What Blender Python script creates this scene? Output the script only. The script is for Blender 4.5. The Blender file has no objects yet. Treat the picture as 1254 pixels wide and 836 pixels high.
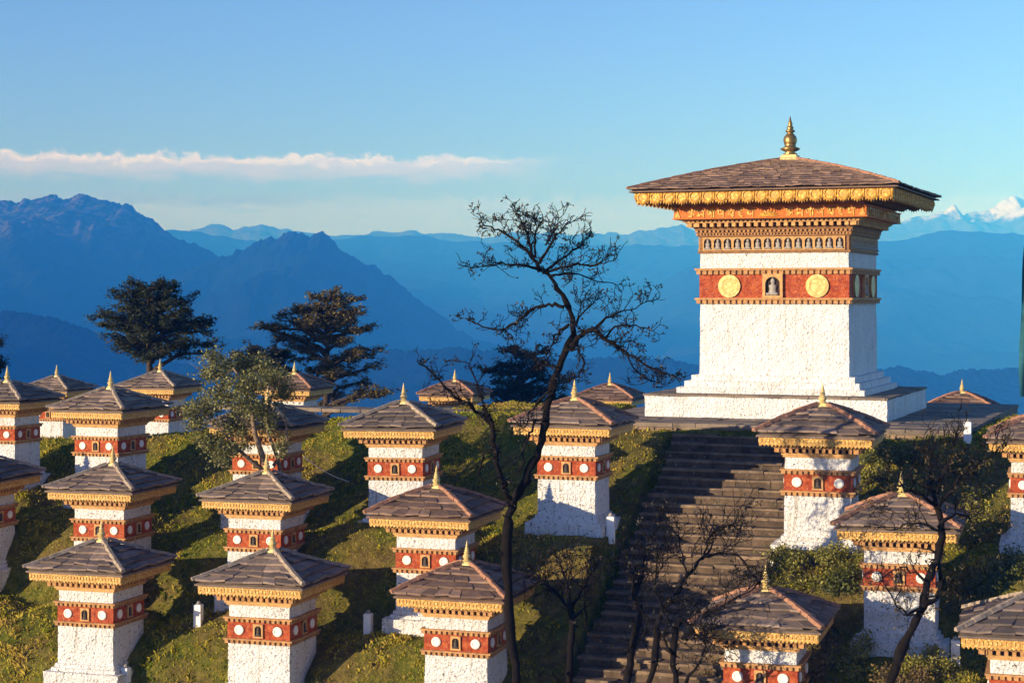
import bpy, math, random
import numpy as np
from mathutils import Vector, Matrix

# ------------------------------------------------------------------ basics
R = math.radians
F = 2200.0                 # focal length in photo pixels (photo is 1254 wide)
CX, HY = 627.0, 365.0      # image centre column, horizon row
ZC = 3.8                   # camera height above the hilltop plaza (z = 0)
TH = R(21.6)               # bearing of the monument's axes
CT, ST = math.cos(TH), math.sin(TH)
rng = np.random.default_rng(7)
rnd = random.Random(11)

scene = bpy.context.scene
col = scene.collection

def W(x, y, D):
    return Vector(((x - CX) / F * D, D, ZC - (y - HY) / F * D))
def uv2xy(u, v):
    return u * CT + v * ST, -u * ST + v * CT
def xy2uv(x, y):
    return x * CT - y * ST, x * ST + y * CT

# ------------------------------------------------------------------ value noise (numpy)
def _hash(ix, iy, seed):
    n = (ix.astype(np.int64) * 374761393 + iy.astype(np.int64) * 668265263 + seed * 1442695041) & 0x7fffffff
    n = ((n ^ (n >> 13)) * 1274126177) & 0x7fffffff
    return ((n ^ (n >> 16)) & 0xffff) / 65535.0
def vnoise(x, y, seed=0):
    x = np.asarray(x, float); y = np.asarray(y, float)
    ix, iy = np.floor(x), np.floor(y)
    fx, fy = x - ix, y - iy
    fx = fx * fx * (3 - 2 * fx); fy = fy * fy * (3 - 2 * fy)
    a = _hash(ix, iy, seed); b = _hash(ix + 1, iy, seed)
    c = _hash(ix, iy + 1, seed); d = _hash(ix + 1, iy + 1, seed)
    return (a * (1 - fx) + b * fx) * (1 - fy) + (c * (1 - fx) + d * fx) * fy
def fbm(x, y, oct=4, seed=0):
    s, amp, tot = 0, 1.0, 0
    for k in range(oct):
        s = s + amp * (vnoise(np.asarray(x) * 2 ** k, np.asarray(y) * 2 ** k, seed + k) - .5)
        tot += amp; amp *= .5
    return s / tot

def smin(a, b, k):
    h = np.clip(.5 + .5 * (b - a) / k, 0, 1)
    return b * (1 - h) + a * h - k * h * (1 - h)

# ------------------------------------------------------------------ the hill
V0 = 52.3
PADS = []
SLOPE = 0.6
def hill(X, Y, detail=True):
    X = np.asarray(X, float); Y = np.asarray(Y, float)
    u, v = xy2uv(X, Y)
    low = -.34 - SLOPE * (V0 - v)
    low = -smin(-low, 8.6 + 0.10 * (40 - v), 1.0)            # flattens out at the foot
    side = np.maximum(0, -24 - u)
    sider = np.maximum(0, u + 1.0)
    cap = -.02 - .075 * side - .05 * sider
    v1 = 60.5 - np.clip((-24 - u) * .9, 0, 9)
    back = np.maximum(0, v - v1)
    cap = cap - .20 * back - .0035 * np.maximum(0, back - 24) ** 2
    h = smin(low, cap, .35)
    if detail:
        h = h + .22 * fbm(X * .35, Y * .35, 3, 3) + .13 * fbm(X * 1.3, Y * 1.3, 3, 9) + .09 * fbm(X * 3.1, Y * 3.1, 2, 19)
        for (x0, y0, z0, k_, a) in PADS:      # level ground around each stupa
            dx, dy = X - x0, Y - y0
            d = np.maximum(abs(dx * math.cos(a) - dy * math.sin(a)), abs(dx * math.sin(a) + dy * math.cos(a))) - 1.15 * k_ + .5 * fbm(X * .9, Y * .9, 2, 77)
            w_ = np.clip(1 - d / 3.0, 0, 1); w_ = w_ * w_ * (3 - 2 * w_)
            h = h + w_ * (np.maximum(h, z0 - .03 - .16 * np.clip(d, 0, 3) + .12 * fbm(X * 1.7, Y * 1.7, 3, 5)) - h)
        # keep it calm under the plaza and the stairs
        m = ((u > -19.4) & (u < -6.4) & (v > 52.4) & (v < 68))
        h = np.where(m, np.minimum(h, -.15), h)
        st = (u > -15.7) & (u < -10.8) & (v <= 52.4)
        h = np.where(st, low - .42, h)
    return h
def ground_at(px, py, lo=36.0, hi=75.0):
    D = np.linspace(lo, hi, 3000)
    X = (px - CX) / F * D
    z = ZC - (py - HY) / F * D
    g = hill(X, D)
    i = np.argmax(g >= z)
    return Vector((float(X[i]), float(D[i]), float(g[i])))

# ------------------------------------------------------------------ tagging
def tag(o, label=None, cat=None, group=None, kind=None):
    if label: o['label'] = label
    if cat: o['category'] = cat
    if group: o['group'] = group
    if kind: o['kind'] = kind
    return o
def empty(name, loc=(0, 0, 0), rz=0, s=1):
    o = bpy.data.objects.new(name, None); col.objects.link(o)
    o.location = loc; o.rotation_euler = (0, 0, rz); o.scale = (s, s, s)
    o.empty_display_size = .3
    return o
def copy_tree(o, parent=None):
    c = o.copy(); col.objects.link(c)
    if parent: c.parent = parent
    for ch in list(o.children): copy_tree(ch, c)
    return c

# ------------------------------------------------------------------ mesh builder
class MB:
    def __init__(s): s.v = []; s.f = []; s.m = []
    def add(s, vs, fs, m=0):
        b = len(s.v); s.v.extend([tuple(p) for p in vs])
        s.f.extend([tuple(b + i for i in f) for f in fs]); s.m.extend([m] * len(fs))
    def box(s, x0, x1, y0, y1, z0, z1, m=0):
        vs = [(x0,y0,z0),(x1,y0,z0),(x1,y1,z0),(x0,y1,z0),(x0,y0,z1),(x1,y0,z1),(x1,y1,z1),(x0,y1,z1)]
        s.add(vs, [(0,3,2,1),(4,5,6,7),(0,1,5,4),(1,2,6,5),(2,3,7,6),(3,0,4,7)], m)
    def sq(s, h, z0, z1, m=0, h1=None):      # square frustum centred on the axis
        h1 = h if h1 is None else h1
        vs = [(-h,-h,z0),(h,-h,z0),(h,h,z0),(-h,h,z0),(-h1,-h1,z1),(h1,-h1,z1),(h1,h1,z1),(-h1,h1,z1)]
        s.add(vs, [(0,3,2,1),(4,5,6,7),(0,1,5,4),(1,2,6,5),(2,3,7,6),(3,0,4,7)], m)
    def hexa(s, p, m=0):                     # 8 free corners: bottom 4 then top 4
        s.add(p, [(0,3,2,1),(4,5,6,7),(0,1,5,4),(1,2,6,5),(2,3,7,6),(3,0,4,7)], m)
    def roughsq(s, h, z0, z1, n=6, nz=4, j=.01, h1=None, m=0, r=None):
        r = r or rnd
        h1 = h if h1 is None else h1
        grid = {}
        def P(x, y, z):
            k = (round(x,4), round(y,4), round(z,4))
            if k not in grid:
                t = (z - z0) / (z1 - z0) if z1 > z0 else 0
                hh = h + (h1 - h) * t
                q = [x * hh, y * hh, z]
                e = (abs(abs(x)-1) < 1e-6) + (abs(abs(y)-1) < 1e-6)
                pull = .012 if e == 2 else 0
                q[0] += r.uniform(-j, j) - math.copysign(pull, x); q[1] += r.uniform(-j, j) - math.copysign(pull, y); q[2] += r.uniform(-j, j) * .8
                grid[k] = len(s.v); s.v.append(tuple(q))
            return grid[k]
        tt = [-1 + 2 * i / n for i in range(n + 1)]
        zz = [z0 + (z1 - z0) * i / nz for i in range(nz + 1)]
        for a in range(n):
            for b in range(nz):
                for (f) in (0, 1, 2, 3):
                    q = [(tt[a], zz[b]), (tt[a+1], zz[b]), (tt[a+1], zz[b+1]), (tt[a], zz[b+1])]
                    if f == 0: ids = [P(x, -1, z) for x, z in q]
                    elif f == 1: ids = [P(1, x, z) for x, z in q]
                    elif f == 2: ids = [P(-x, 1, z) for x, z in q]
                    else: ids = [P(-1, -x, z) for x, z in q]
                    s.f.append(tuple(ids)); s.m.append(m)
            for b in range(n):
                s.f.append((P(tt[a], tt[b], z1), P(tt[a+1], tt[b], z1), P(tt[a+1], tt[b+1], z1), P(tt[a], tt[b+1], z1))); s.m.append(m)
                s.f.append((P(tt[a], tt[b+1], z0), P(tt[a+1], tt[b+1], z0), P(tt[a+1], tt[b], z0), P(tt[a], tt[b], z0))); s.m.append(m)
    def lathe(s, prof, n=12, m=0, c=(0, 0)):
        b = len(s.v); k = len(prof)
        for (r, z) in prof:
            for i in range(n):
                a = 2 * math.pi * i / n
                s.v.append((c[0] + r * math.cos(a), c[1] + r * math.sin(a), z))
        for j in range(k - 1):
            for i in range(n):
                i2 = (i + 1) % n
                s.f.append((b + j*n + i, b + j*n + i2, b + (j+1)*n + i2, b + (j+1)*n + i)); s.m.append(m)
        s.f.append(tuple(b + i for i in reversed(range(n)))); s.m.append(m)
        s.f.append(tuple(b + (k-1)*n + i for i in range(n))); s.m.append(m)
    def disc(s, cx, cz, y0, y1, r, n=16, m=0, dome=0.0):   # faces -y
        b = len(s.v)
        for (yy, rr) in ((y0, r), (y1, r), (y1 - dome, r * .72), (y1 - dome, r * .66), (y1, r * .6)):
            for i in range(n):
                a = 2 * math.pi * i / n
                s.v.append((cx + rr * math.cos(a), yy, cz + rr * math.sin(a)))
        for j in range(4):
            for i in range(n):
                i2 = (i + 1) % n
                s.f.append((b + j*n + i, b + j*n + i2, b + (j+1)*n + i2, b + (j+1)*n + i)); s.m.append(m)
        s.f.append(tuple(b + 4*n + i for i in range(n))); s.m.append(m)
    def tube(s, pts, rad, n=6, m=0, cap=True):
        pts = [Vector(p) for p in pts]; k = len(pts); b = len(s.v)
        up = Vector((.3, .8, .5)).normalized()
        for i, p in enumerate(pts):
            t = (pts[min(i+1, k-1)] - pts[max(i-1, 0)])
            t = t.normalized() if t.length > 1e-9 else Vector((0,0,1))
            a = t.cross(up)
            if a.length < 1e-3: a = t.cross(Vector((1, 0, 0)))
            a.normalize(); c = t.cross(a)
            for j in range(n):
                w = 2 * math.pi * j / n
                s.v.append(tuple(p + (a * math.cos(w) + c * math.sin(w)) * rad[i]))
        for i in range(k - 1):
            for j in range(n):
                j2 = (j + 1) % n
                s.f.append((b + i*n + j, b + i*n + j2, b + (i+1)*n + j2, b + (i+1)*n + j)); s.m.append(m)
        if cap:
            s.f.append(tuple(b + j for j in reversed(range(n)))); s.m.append(m)
            s.f.append(tuple(b + (k-1)*n + j for j in range(n))); s.m.append(m)
    def rot4(s, fn):                         # build the same thing on all four faces
        for q in range(4):
            t = MB(); fn(t)
            c, d = [(1,0),(0,1),(-1,0),(0,-1)][q]
            s.add([(c*x - d*y, d*x + c*y, z) for x, y, z in t.v], t.f)
            s.m[-len(t.f):] = t.m
    def mesh(s, name, mats, smooth=False):
        me = bpy.data.meshes.new(name)
        me.from_pydata(s.v, [], s.f)
        mats = mats if isinstance(mats, (list, tuple)) else [mats]
        for mt in mats: me.materials.append(mt)
        if len(mats) > 1: me.polygons.foreach_set('material_index', s.m)
        if smooth: me.polygons.foreach_set('use_smooth', [True] * len(s.f))
        me.update()
        return me
    def build(s, name, mats, parent=None, smooth=False):
        o = bpy.data.objects.new(name, s.mesh(name, mats, smooth)); col.objects.link(o)
        if parent: o.parent = parent
        return o
def np_mesh(name, verts, faces, mat, tint=None, smooth=False):
    me = bpy.data.meshes.new(name)
    n, k = len(verts), faces.shape[1]
    me.vertices.add(n); me.vertices.foreach_set('co', verts.astype(np.float32).ravel())
    me.loops.add(faces.size); me.loops.foreach_set('vertex_index', faces.astype(np.int32).ravel())
    me.polygons.add(len(faces))
    me.polygons.foreach_set('loop_start', np.arange(0, faces.size, k, dtype=np.int32))
    me.polygons.foreach_set('loop_total', np.full(len(faces), k, dtype=np.int32))
    if smooth: me.polygons.foreach_set('use_smooth', np.ones(len(faces), bool))
    if tint is not None:
        a = me.color_attributes.new('tint', 'FLOAT_COLOR', 'POINT')
        a.data.foreach_set('color', np.c_[tint, np.ones(len(tint))].astype(np.float32).ravel())
    me.materials.append(mat); me.update(calc_edges=True); me.validate()
    return me
def np_obj(name, me, parent=None):
    o = bpy.data.objects.new(name, me); col.objects.link(o)
    if parent: o.parent = parent
    return o

# ------------------------------------------------------------------ materials
class N:
    def __init__(s, name):
        s.m = bpy.data.materials.new(name); s.m.use_nodes = True
        s.t = s.m.node_tree; s.b = s.t.nodes['Principled BSDF']; s.out = s.t.nodes['Material Output']
    def n(s, typ, **kw):
        x = s.t.nodes.new(typ)
        for k, v in kw.items():
            if k in x.inputs.keys(): x.inputs[k].default_value = v
            else: setattr(x, k, v)
        return x
    def l(s, a, b): s.t.links.new(a, b)
    def coord(s, scale=1.0, stretch=(1,1,1), per_object=True):
        tc = s.n('ShaderNodeTexCoord'); v = tc.outputs['Object']
        if per_object:
            oi = s.n('ShaderNodeObjectInfo')
            mu = s.n('ShaderNodeMath', operation='MULTIPLY'); mu.inputs[1].default_value = 37.0
            s.l(oi.outputs['Random'], mu.inputs[0])
            ad = s.n('ShaderNodeVectorMath', operation='ADD'); s.l(v, ad.inputs[0]); s.l(mu.outputs[0], ad.inputs[1]); v = ad.outputs[0]
        mp = s.n('ShaderNodeMapping'); mp.inputs['Scale'].default_value = [scale * q for q in stretch]
        s.l(v, mp.inputs['Vector']); return mp.outputs[0]
    def noise(s, v, scale, detail=4, rough=.55, dist=0):
        x = s.n('ShaderNodeTexNoise'); x.inputs['Scale'].default_value = scale; x.inputs['Detail'].default_value = detail
        x.inputs['Roughness'].default_value = rough; x.inputs['Distortion'].default_value = dist
        s.l(v, x.inputs['Vector']); return x.outputs['Fac']
    def ramp(s, fac, stops):
        x = s.n('ShaderNodeValToRGB'); e = x.color_ramp.elements
        while len(e) < len(stops): e.new(.5)
        for q, (p, c) in zip(e, stops):
            q.position = p; q.color = (*c, 1) if len(c) == 3 else c
        s.l(fac, x.inputs[0]); return x.outputs[0]
    def mix(s, fac, a, b, mode='MIX'):
        x = s.n('ShaderNodeMix', data_type='RGBA', blend_type=mode)
        if isinstance(fac, (int, float)): x.inputs[0].default_value = fac
        else: s.l(fac, x.inputs[0])
        for i, q in ((6, a), (7, b)):
            if isinstance(q, tuple): x.inputs[i].default_value = (*q, 1)
            else: s.l(q, x.inputs[i])
        return x.outputs[2]
    def bump(s, h, strength=.5, dist=.02, prev=None):
        x = s.n('ShaderNodeBump'); x.inputs['Strength'].default_value = strength; x.inputs['Distance'].default_value = dist
        s.l(h, x.inputs['Height'])
        if prev is not None: s.l(prev, x.inputs['Normal'])
        return x.outputs[0]
    def fin(s, colr, rough=.85, normal=None, spec=.3, metal=0):
        if isinstance(colr, tuple): s.b.inputs['Base Color'].default_value = (*colr, 1)
        else: s.l(colr, s.b.inputs['Base Color'])
        s.b.inputs['Roughness'].default_value = rough
        s.b.inputs['Specular IOR Level'].default_value = spec
        s.b.inputs['Metallic'].default_value = metal
        if normal is not None: s.l(normal, s.b.inputs['Normal'])
        return s.m

def m_simple(name, c, var=.25, scale=6, rough=.85, bump=.3, metal=0, spec=.3, dark=None):
    k = N(name); v = k.coord(1)
    f = k.noise(v, scale, 5)
    d = dark or tuple(q * (1 - var) for q in c); l = tuple(min(1, q * (1 + var)) for q in c)
    cc = k.ramp(f, [(.3, d), (.7, l)])
    g = k.noise(v, scale * 5, 3)
    return k.fin(cc, rough, k.bump(g, bump, .01), spec, metal)

def m_plaster(name, scale=1.0, speck=.0):
    k = N(name); v = k.coord(scale)
    big = k.noise(v, 1.3, 4)
    c = k.ramp(big, [(.3, (.70, .685, .655)), (.7, (.79, .78, .76))])
    vo = k.n('ShaderNodeTexVoronoi', feature='F1'); vo.inputs['Scale'].default_value = 15
    vo.inputs['Randomness'].default_value = 1
    k.l(v, vo.inputs['Vector'])
    n1 = k.noise(v, 19, 4, .65, .8)
    # weathered pits where the lime wash has gone
    sp = k.ramp(n1, [(.0, (1,1,1)), (.590 - speck, (1,1,1)), (.63 - speck, (.16,.125,.10))])
    c = k.mix(1.0, c, sp, 'MULTIPLY')
    # rain streaks
    v2 = k.coord(scale, (7, 7, .5)); st = k.noise(v2, 1.5, 4)
    c = k.mix(1.0, c, k.ramp(st, [(.55, (1,1,1)), (.78, (.66,.60,.52))]), 'MULTIPLY')
    mo = k.noise(v, .9, 7, .72, .6)
    c = k.mix(1.0, c, k.ramp(mo, [(.56, (1,1,1)), (.74, (.70,.68,.63))]), 'MULTIPLY')
    nb = k.bump(n1, 1.0, .05)
    nb = k.bump(vo.outputs['Distance'], .7, .04, nb)
    nb = k.bump(k.noise(v, 60, 2), .25, .008, nb)
    return k.fin(c, .92, nb, .15)

def m_slate(name, a, b, c):
    k = N(name); g = k.n('ShaderNodeNewGeometry')
    v = k.coord(1)
    base = k.ramp(g.outputs['Random Per Island'], [(0, a), (.45, b), (.8, c), (1, tuple(q*1.25 for q in c))])
    f = k.noise(v, 5, 5, .6)
    base = k.mix(.75, base, k.ramp(f, [(.3, (.5,.47,.45)), (.68, (1.15,1.0,.85))]), 'MULTIPLY')
    li = k.noise(v, 23, 4, .6)
    base = k.mix(k.ramp(li, [(.63, (0,0,0)), (.74, (.7,.7,.7))]), base, (.26, .20, .135))
    nb = k.bump(f, .5, .03); nb = k.bump(k.noise(v, 40, 3), .5, .012, nb)
    return k.fin(base, .8, nb, .3)

def m_gold(name, c1, c2, scale=11, rough=.5, metal=0):
    k = N(name); v = k.coord(1)
    vo = k.n('ShaderNodeTexVoronoi', feature='F1'); vo.inputs['Scale'].default_value = scale; k.l(v, vo.inputs['Vector'])
    n = k.noise(v, scale * 1.7, 4, .6, 1.5)
    f = k.n('ShaderNodeMath', operation='ADD'); k.l(vo.outputs['Distance'], f.inputs[0]); k.l(n, f.inputs[1])
    c = k.ramp(f.outputs[0], [(.62, c1), (.95, c2)])
    nb = k.bump(f.outputs[0], .6, .02)
    return k.fin(c, rough, nb, .4, metal)

def m_red(name):
    k = N(name); v = k.coord(1)
    f = k.noise(v, 9, 5, .65)
    c = k.ramp(f, [(.3, (.17, .026, .012)), (.5, (.33, .058, .018)), (.72, (.48, .125, .04))])
    g = k.noise(v, 28, 4)
    c = k.mix(k.ramp(g, [(.58, (0,0,0)), (.70, (.7,.7,.7))]), c, (.50, .30, .19))
    return k.fin(c, .85, k.bump(f, .6, .03), .2)

def m_tint(name, rough=.8, trans=.25, spec=.2, mulvar=True):
    k = N(name)
    at = k.n('ShaderNodeAttribute', attribute_name='tint', attribute_type='GEOMETRY')
    c = at.outputs['Color']
    k.fin(c, rough, None, spec)
    if trans > 0:
        tr = k.n('ShaderNodeBsdfTranslucent'); k.l(c, tr.inputs['Color'])
        mx = k.n('ShaderNodeMixShader'); mx.inputs[0].default_value = trans
        k.l(k.b.outputs[0], mx.inputs[1]); k.l(tr.outputs[0], mx.inputs[2]); k.l(mx.outputs[0], k.out.inputs['Surface'])
    return k.m

M = {}
M['plaster'] = m_plaster('lime_plaster')
M['plaster_big'] = m_plaster('lime_plaster_tower', .85, -.02)
M['slate'] = m_slate('roof_slate', (.135,.105,.09), (.185,.145,.12), (.25,.195,.16))
M['slate_dark'] = m_slate('roof_slate_dark', (.10,.085,.078), (.14,.115,.10), (.20,.16,.135))
M['slate_red'] = m_slate('roof_slate_red', (.115,.078,.06), (.165,.11,.084), (.235,.16,.12))
M['mortar'] = m_simple('ridge_mortar', (.30,.235,.17), .35, 9, .9, .6)
M['mortar_red'] = m_simple('ridge_mortar_red', (.30,.15,.09), .3, 9, .9, .6)
M['gold'] = m_gold('gilded_frieze', (.90,.64,.21), (.50,.27,.06), 20)
M['gold_bright'] = m_gold('gilded_relief', (.80,.48,.07), (.50,.25,.04), 9, .45, .15)
M['gold_disc'] = m_gold('gilded_disc', (.72,.53,.21), (.54,.37,.12), 6, .5, .2)
M['spire'] = m_simple('spire_paint', (.62,.47,.19), .3, 14, .5, .3, .15)
M['bronze'] = m_simple('spire_bronze', (.30,.19,.065), .35, 12, .38, .3, .75)
M['ochre'] = m_simple('ochre_wood', (.42,.22,.085), .35, 8, .8, .4)
M['ochre_light'] = m_simple('ochre_light_wood', (.52,.29,.11), .3, 8, .8, .4)
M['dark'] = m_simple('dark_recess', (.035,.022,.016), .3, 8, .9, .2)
M['brown'] = m_simple('brown_wood', (.25,.12,.045), .35, 9, .8, .4)
M['orange'] = m_simple('orange_paint', (.52,.14,.025), .25, 9, .75, .3)
M['red'] = m_red('red_clay_band')
M['disc'] = m_simple('cream_disc', (.80,.76,.68), .12, 30, .8, .5)
M['figure'] = m_simple('grey_figure', (.30,.27,.235), .3, 20, .7, .4)
M['figure_dark'] = m_simple('dark_figure', (.06,.045,.035), .3, 20, .7, .4)
M['post'] = m_simple('post_paint', (.80,.78,.74), .1, 20, .8, .4)
M['bark'] = m_simple('dark_bark', (.010,.0075,.006), .45, 10, .95, .8, spec=.1)
M['bark_brown'] = m_simple('brown_bark', (.06,.043,.03), .4, 10, .95, .8, spec=.1)
M['bark_pale'] = m_simple('pale_bark', (.20,.14,.09), .4, 10, .95, .8)
M['leaf'] = m_tint('broad_leaf', .55, .2, .35)
M['needle'] = m_tint('needle_spray', .8, .1, .15)
M['grass'] = m_tint('grass_blade', .8, .42, .1)
M['cord'] = m_simple('cord_fibre', (.75,.73,.7), .1, 20)
M['flag'] = m_simple('flag_cloth', (.02,.10,.12), .3, 3, .9, .2)

def m_stone(name, a, b, scale=2.2, lich=True):
    k = N(name); v = k.coord(1)
    g = k.n('ShaderNodeNewGeometry')
    f = k.noise(v, scale, 6, .65)
    c = k.ramp(f, [(.28, a), (.72, b)])
    c = k.mix(.7, c, k.ramp(g.outputs['Random Per Island'], [(0, (.62,.6,.6)), (1, (1.25,1.15,1.0))]), 'MULTIPLY')
    if lich:
        n = k.noise(v, 9, 4, .6)
        c = k.mix(k.ramp(n, [(.60, (0,0,0)), (.72, (.7,.7,.7))]), c, (.30,.25,.17))
        n2 = k.noise(v, 3.1, 5, .7)
        c = k.mix(k.ramp(n2, [(.57, (0,0,0)), (.72, (.75,.75,.75))]), c, (.035,.034,.02))
    nb = k.bump(f, .7, .05); nb = k.bump(k.noise(v, 22, 4), .6, .02, nb)
    return k.fin(c, .9, nb, .2)
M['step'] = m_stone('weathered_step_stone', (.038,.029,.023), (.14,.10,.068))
M['tread'] = m_stone('worn_lit_tread_stone', (.07,.054,.041), (.25,.18,.12))  # paler than the risers: lit tread edges put into the colour, besides wear
M['paving'] = m_stone('plaza_paving', (.12,.10,.085), (.27,.22,.175), 1.4)
M['rubble'] = m_stone('rubble_wall_stone', (.16,.115,.075), (.36,.26,.165), 2.5)

def m_ground():
    k = N('hill_turf'); v = k.coord(1, per_object=False)
    a = k.noise(v, .55, 6, .6); b = k.noise(v, 3.5, 6, .7); c3 = k.noise(v, 14, 4, .7)
    g = k.ramp(b, [(.3, (.06,.09,.012)), (.5, (.17,.18,.025)), (.7, (.36,.31,.05))])
    d = k.ramp(b, [(.3, (.10,.07,.022)), (.7, (.34,.25,.08))])
    c = k.mix(k.ramp(a, [(.42, (0,0,0)), (.62, (1,1,1))]), g, d)
    nb = k.bump(b, .9, .18); nb = k.bump(c3, .8, .06, nb)
    # far below the hill: dark forest of the valley
    return k.fin(c, .95, nb, .05)
M['ground'] = m_ground()

def m_mountain(name, c1, c2, snow=None, rock=None, scale=.02):
    k = N(name); g = k.n('ShaderNodeNewGeometry')
    tc = k.n('ShaderNodeTexCoord'); v = tc.outputs['Object']
    f = k.noise(v, scale, 8, .65)
    c = k.ramp(f, [(.35, c1), (.65, c2)])
    sx = k.n('ShaderNodeSeparateXYZ'); k.l(v, sx.inputs[0])
    def band(z0, w, amp):
        ad = k.n('ShaderNodeMath', operation='MULTIPLY_ADD'); k.l(f, ad.inputs[0]); ad.inputs[1].default_value = amp; k.l(sx.outputs[2], ad.inputs[2])
        mr = k.n('ShaderNodeMapRange'); mr.inputs[1].default_value = z0 + amp*.5 - w; mr.inputs[2].default_value = z0 + amp*.5 + w
        k.l(ad.outputs[0], mr.inputs[0]); return mr.outputs[0]
    if rock:
        z0, w, amp, rc = rock
        n2 = k.noise(v, scale * 3, 6, .7)
        fac = k.n('ShaderNodeMath', operation='MULTIPLY'); k.l(band(z0, w, amp), fac.inputs[0])
        k.l(k.ramp(n2, [(.48, (0,0,0)), (.58, (1,1,1))]), fac.inputs[1])
        c = k.mix(fac.outputs[0], c, rc)
    if snow:
        z0, w, amp = snow
        c = k.mix(band(z0, w, amp), c, (.70, .76, .86))
    nb = k.bump(f, .8, 30 if not snow else 60)
    return k.fin(c, .95, nb, .05)

# ------------------------------------------------------------------ camera
cam_d = bpy.data.cameras.new('camera'); cam = bpy.data.objects.new('camera', cam_d); col.objects.link(cam)
cam.location = (0, 0, ZC); cam.rotation_euler = (R(90), 0, 0)
cam_d.sensor_width = 36; cam_d.lens = 36 * F / 1254
cam_d.shift_y = -(418 - HY) / 1254
cam_d.clip_start = .5; cam_d.clip_end = 40000
scene.camera = cam

# ------------------------------------------------------------------ sun, sky
SUN_AZ, SUN_EL = R(59), R(10)      # sun stands behind the camera, to the left
to_sun = Vector((-math.sin(SUN_AZ) * math.cos(SUN_EL), -math.cos(SUN_AZ) * math.cos(SUN_EL), math.sin(SUN_EL)))
sd = bpy.data.lights.new('sun', 'SUN'); sun = bpy.data.objects.new('sun', sd); col.objects.link(sun)
sd.energy = 4.0; sd.angle = R(.5); sd.color = (1.0, .85, .67)
sun.location = to_sun * 60
sun.rotation_euler = (-to_sun).to_track_quat('-Z', 'Y').to_euler()

w = bpy.data.worlds.new('World'); scene.world = w; w.use_nodes = True
t = w.node_tree; bg = t.nodes['Background']
def wn(typ, **kw):
    x = t.nodes.new(typ)
    for k_, v_ in kw.items(): setattr(x, k_, v_)
    return x
def wm(op, a, b=None, c=None):
    x = wn('ShaderNodeMath', operation=op)
    for i, q in enumerate((a, b, c)):
        if q is None: continue
        if isinstance(q, (int, float)): x.inputs[i].default_value = q
        else: t.links.new(q, x.inputs[i])
    return x.outputs[0]
sky = wn('ShaderNodeTexSky', sky_type='NISHITA'); sky.sun_disc = False
sky.sun_elevation = SUN_EL; sky.sun_rotation = math.atan2(to_sun.x, to_sun.y)
sky.altitude = 3000; sky.air_density = 1.0; sky.dust_density = .3; sky.ozone_density = 3.0
# clouds: a long low bank on the left and wisps under it
tc = wn('ShaderNodeTexCoord'); sp = wn('ShaderNodeSeparateXYZ'); t.links.new(tc.outputs['Generated'], sp.inputs[0])
az = wm('MULTIPLY', wm('ARCTAN2', sp.outputs[0], sp.outputs[1]), 57.2958)
el = wm('MULTIPLY', wm('ARCSINE', sp.outputs[2]), 57.2958)
def wnoise(sa, se, detail, rough, off=0, dist=.3):
    cb = wn('ShaderNodeCombineXYZ'); t.links.new(wm('MULTIPLY', az, sa), cb.inputs[0]); t.links.new(wm('MULTIPLY', el, se), cb.inputs[1]); cb.inputs[2].default_value = off
    x = wn('ShaderNodeTexNoise'); x.inputs['Scale'].default_value = 1; x.inputs['Detail'].default_value = detail; x.inputs['Roughness'].default_value = rough; x.inputs['Distortion'].default_value = dist
    t.links.new(cb.outputs[0], x.inputs['Vector']); return x.outputs['Fac']
def wrange(v, a, b, c=0., d=1., smooth=True):
    x = wn('ShaderNodeMapRange', interpolation_type='SMOOTHSTEP' if smooth else 'LINEAR'); t.links.new(v, x.inputs[0])
    for i, q in enumerate((a, b, c, d)): x.inputs[i + 1].default_value = q
    return x.outputs[0]
n_big = wnoise(.55, 2.2, 6, .6); n_top = wnoise(1.3, 1.6, 7, .62, 4.2); n_w = wnoise(.22, 3.0, 6, .6, 9.1)
def bank(el0, el1, az0, az1, soft, strength, nz):
    # bottom edge at el0, lumpy top near el1, fading at both ends
    top = wm('ADD', wm('ADD', el1, wm('MULTIPLY', wm('SUBTRACT', n_top, .5), .9)), wm('MULTIPLY', wm('SUBTRACT', wnoise(3.2, 3.5, 6, .65, 6.6), .5), .5))
    a = wrange(wm('SUBTRACT', top, el), 0, .24)
    b = wrange(wm('ADD', wm('SUBTRACT', el, el0), wm('MULTIPLY', wm('SUBTRACT', n_big, .5), 1.0)), 0, soft)
    c = wm('MULTIPLY', wrange(az, az0 - 2, az0 + 1), wrange(az, az1 + 1.5, az1 - 2.5))
    d = wrange(wm('ADD', nz, wm('MULTIPLY', wm('SUBTRACT', wnoise(.9, 5.5, 6, .65, 3.3), .5), .8)), .34, .62)
    r_ = wm('MULTIPLY', wm('MULTIPLY', a, b), wm('MULTIPLY', c, d))
    return wm('MULTIPLY', r_, strength), top
c1, top1 = bank(3.55, 4.55, -40, .6, .6, .72, wm('ADD', n_w, .22))
c2, top2 = bank(2.85, 3.3, -40, -5.0, .3, .85, wm('ADD', n_w, .08))
c3, top3 = bank(1.7, 3.3, -40, 40, 1.2, .14, wm('ADD', n_w, .1))
skyc = sky.outputs[0]
def mixc(fac, a, b):
    x = wn('ShaderNodeMix', data_type='RGBA'); t.links.new(fac, x.inputs[0])
    for i, q in ((6, a), (7, b)):
        if isinstance(q, tuple): x.inputs[i].default_value = (*q, 1)
        else: t.links.new(q, x.inputs[i])
    return x.outputs[2]
S = 1 / .105      # cloud radiance is written in the same units as the sky
tn = wn('ShaderNodeMix', data_type='RGBA', blend_type='MULTIPLY'); tn.inputs[0].default_value = 1
t.links.new(skyc, tn.inputs[6]); tn.inputs[7].default_value = (1.0, .92, 1.24, 1); skyc = tn.outputs[2]
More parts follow.
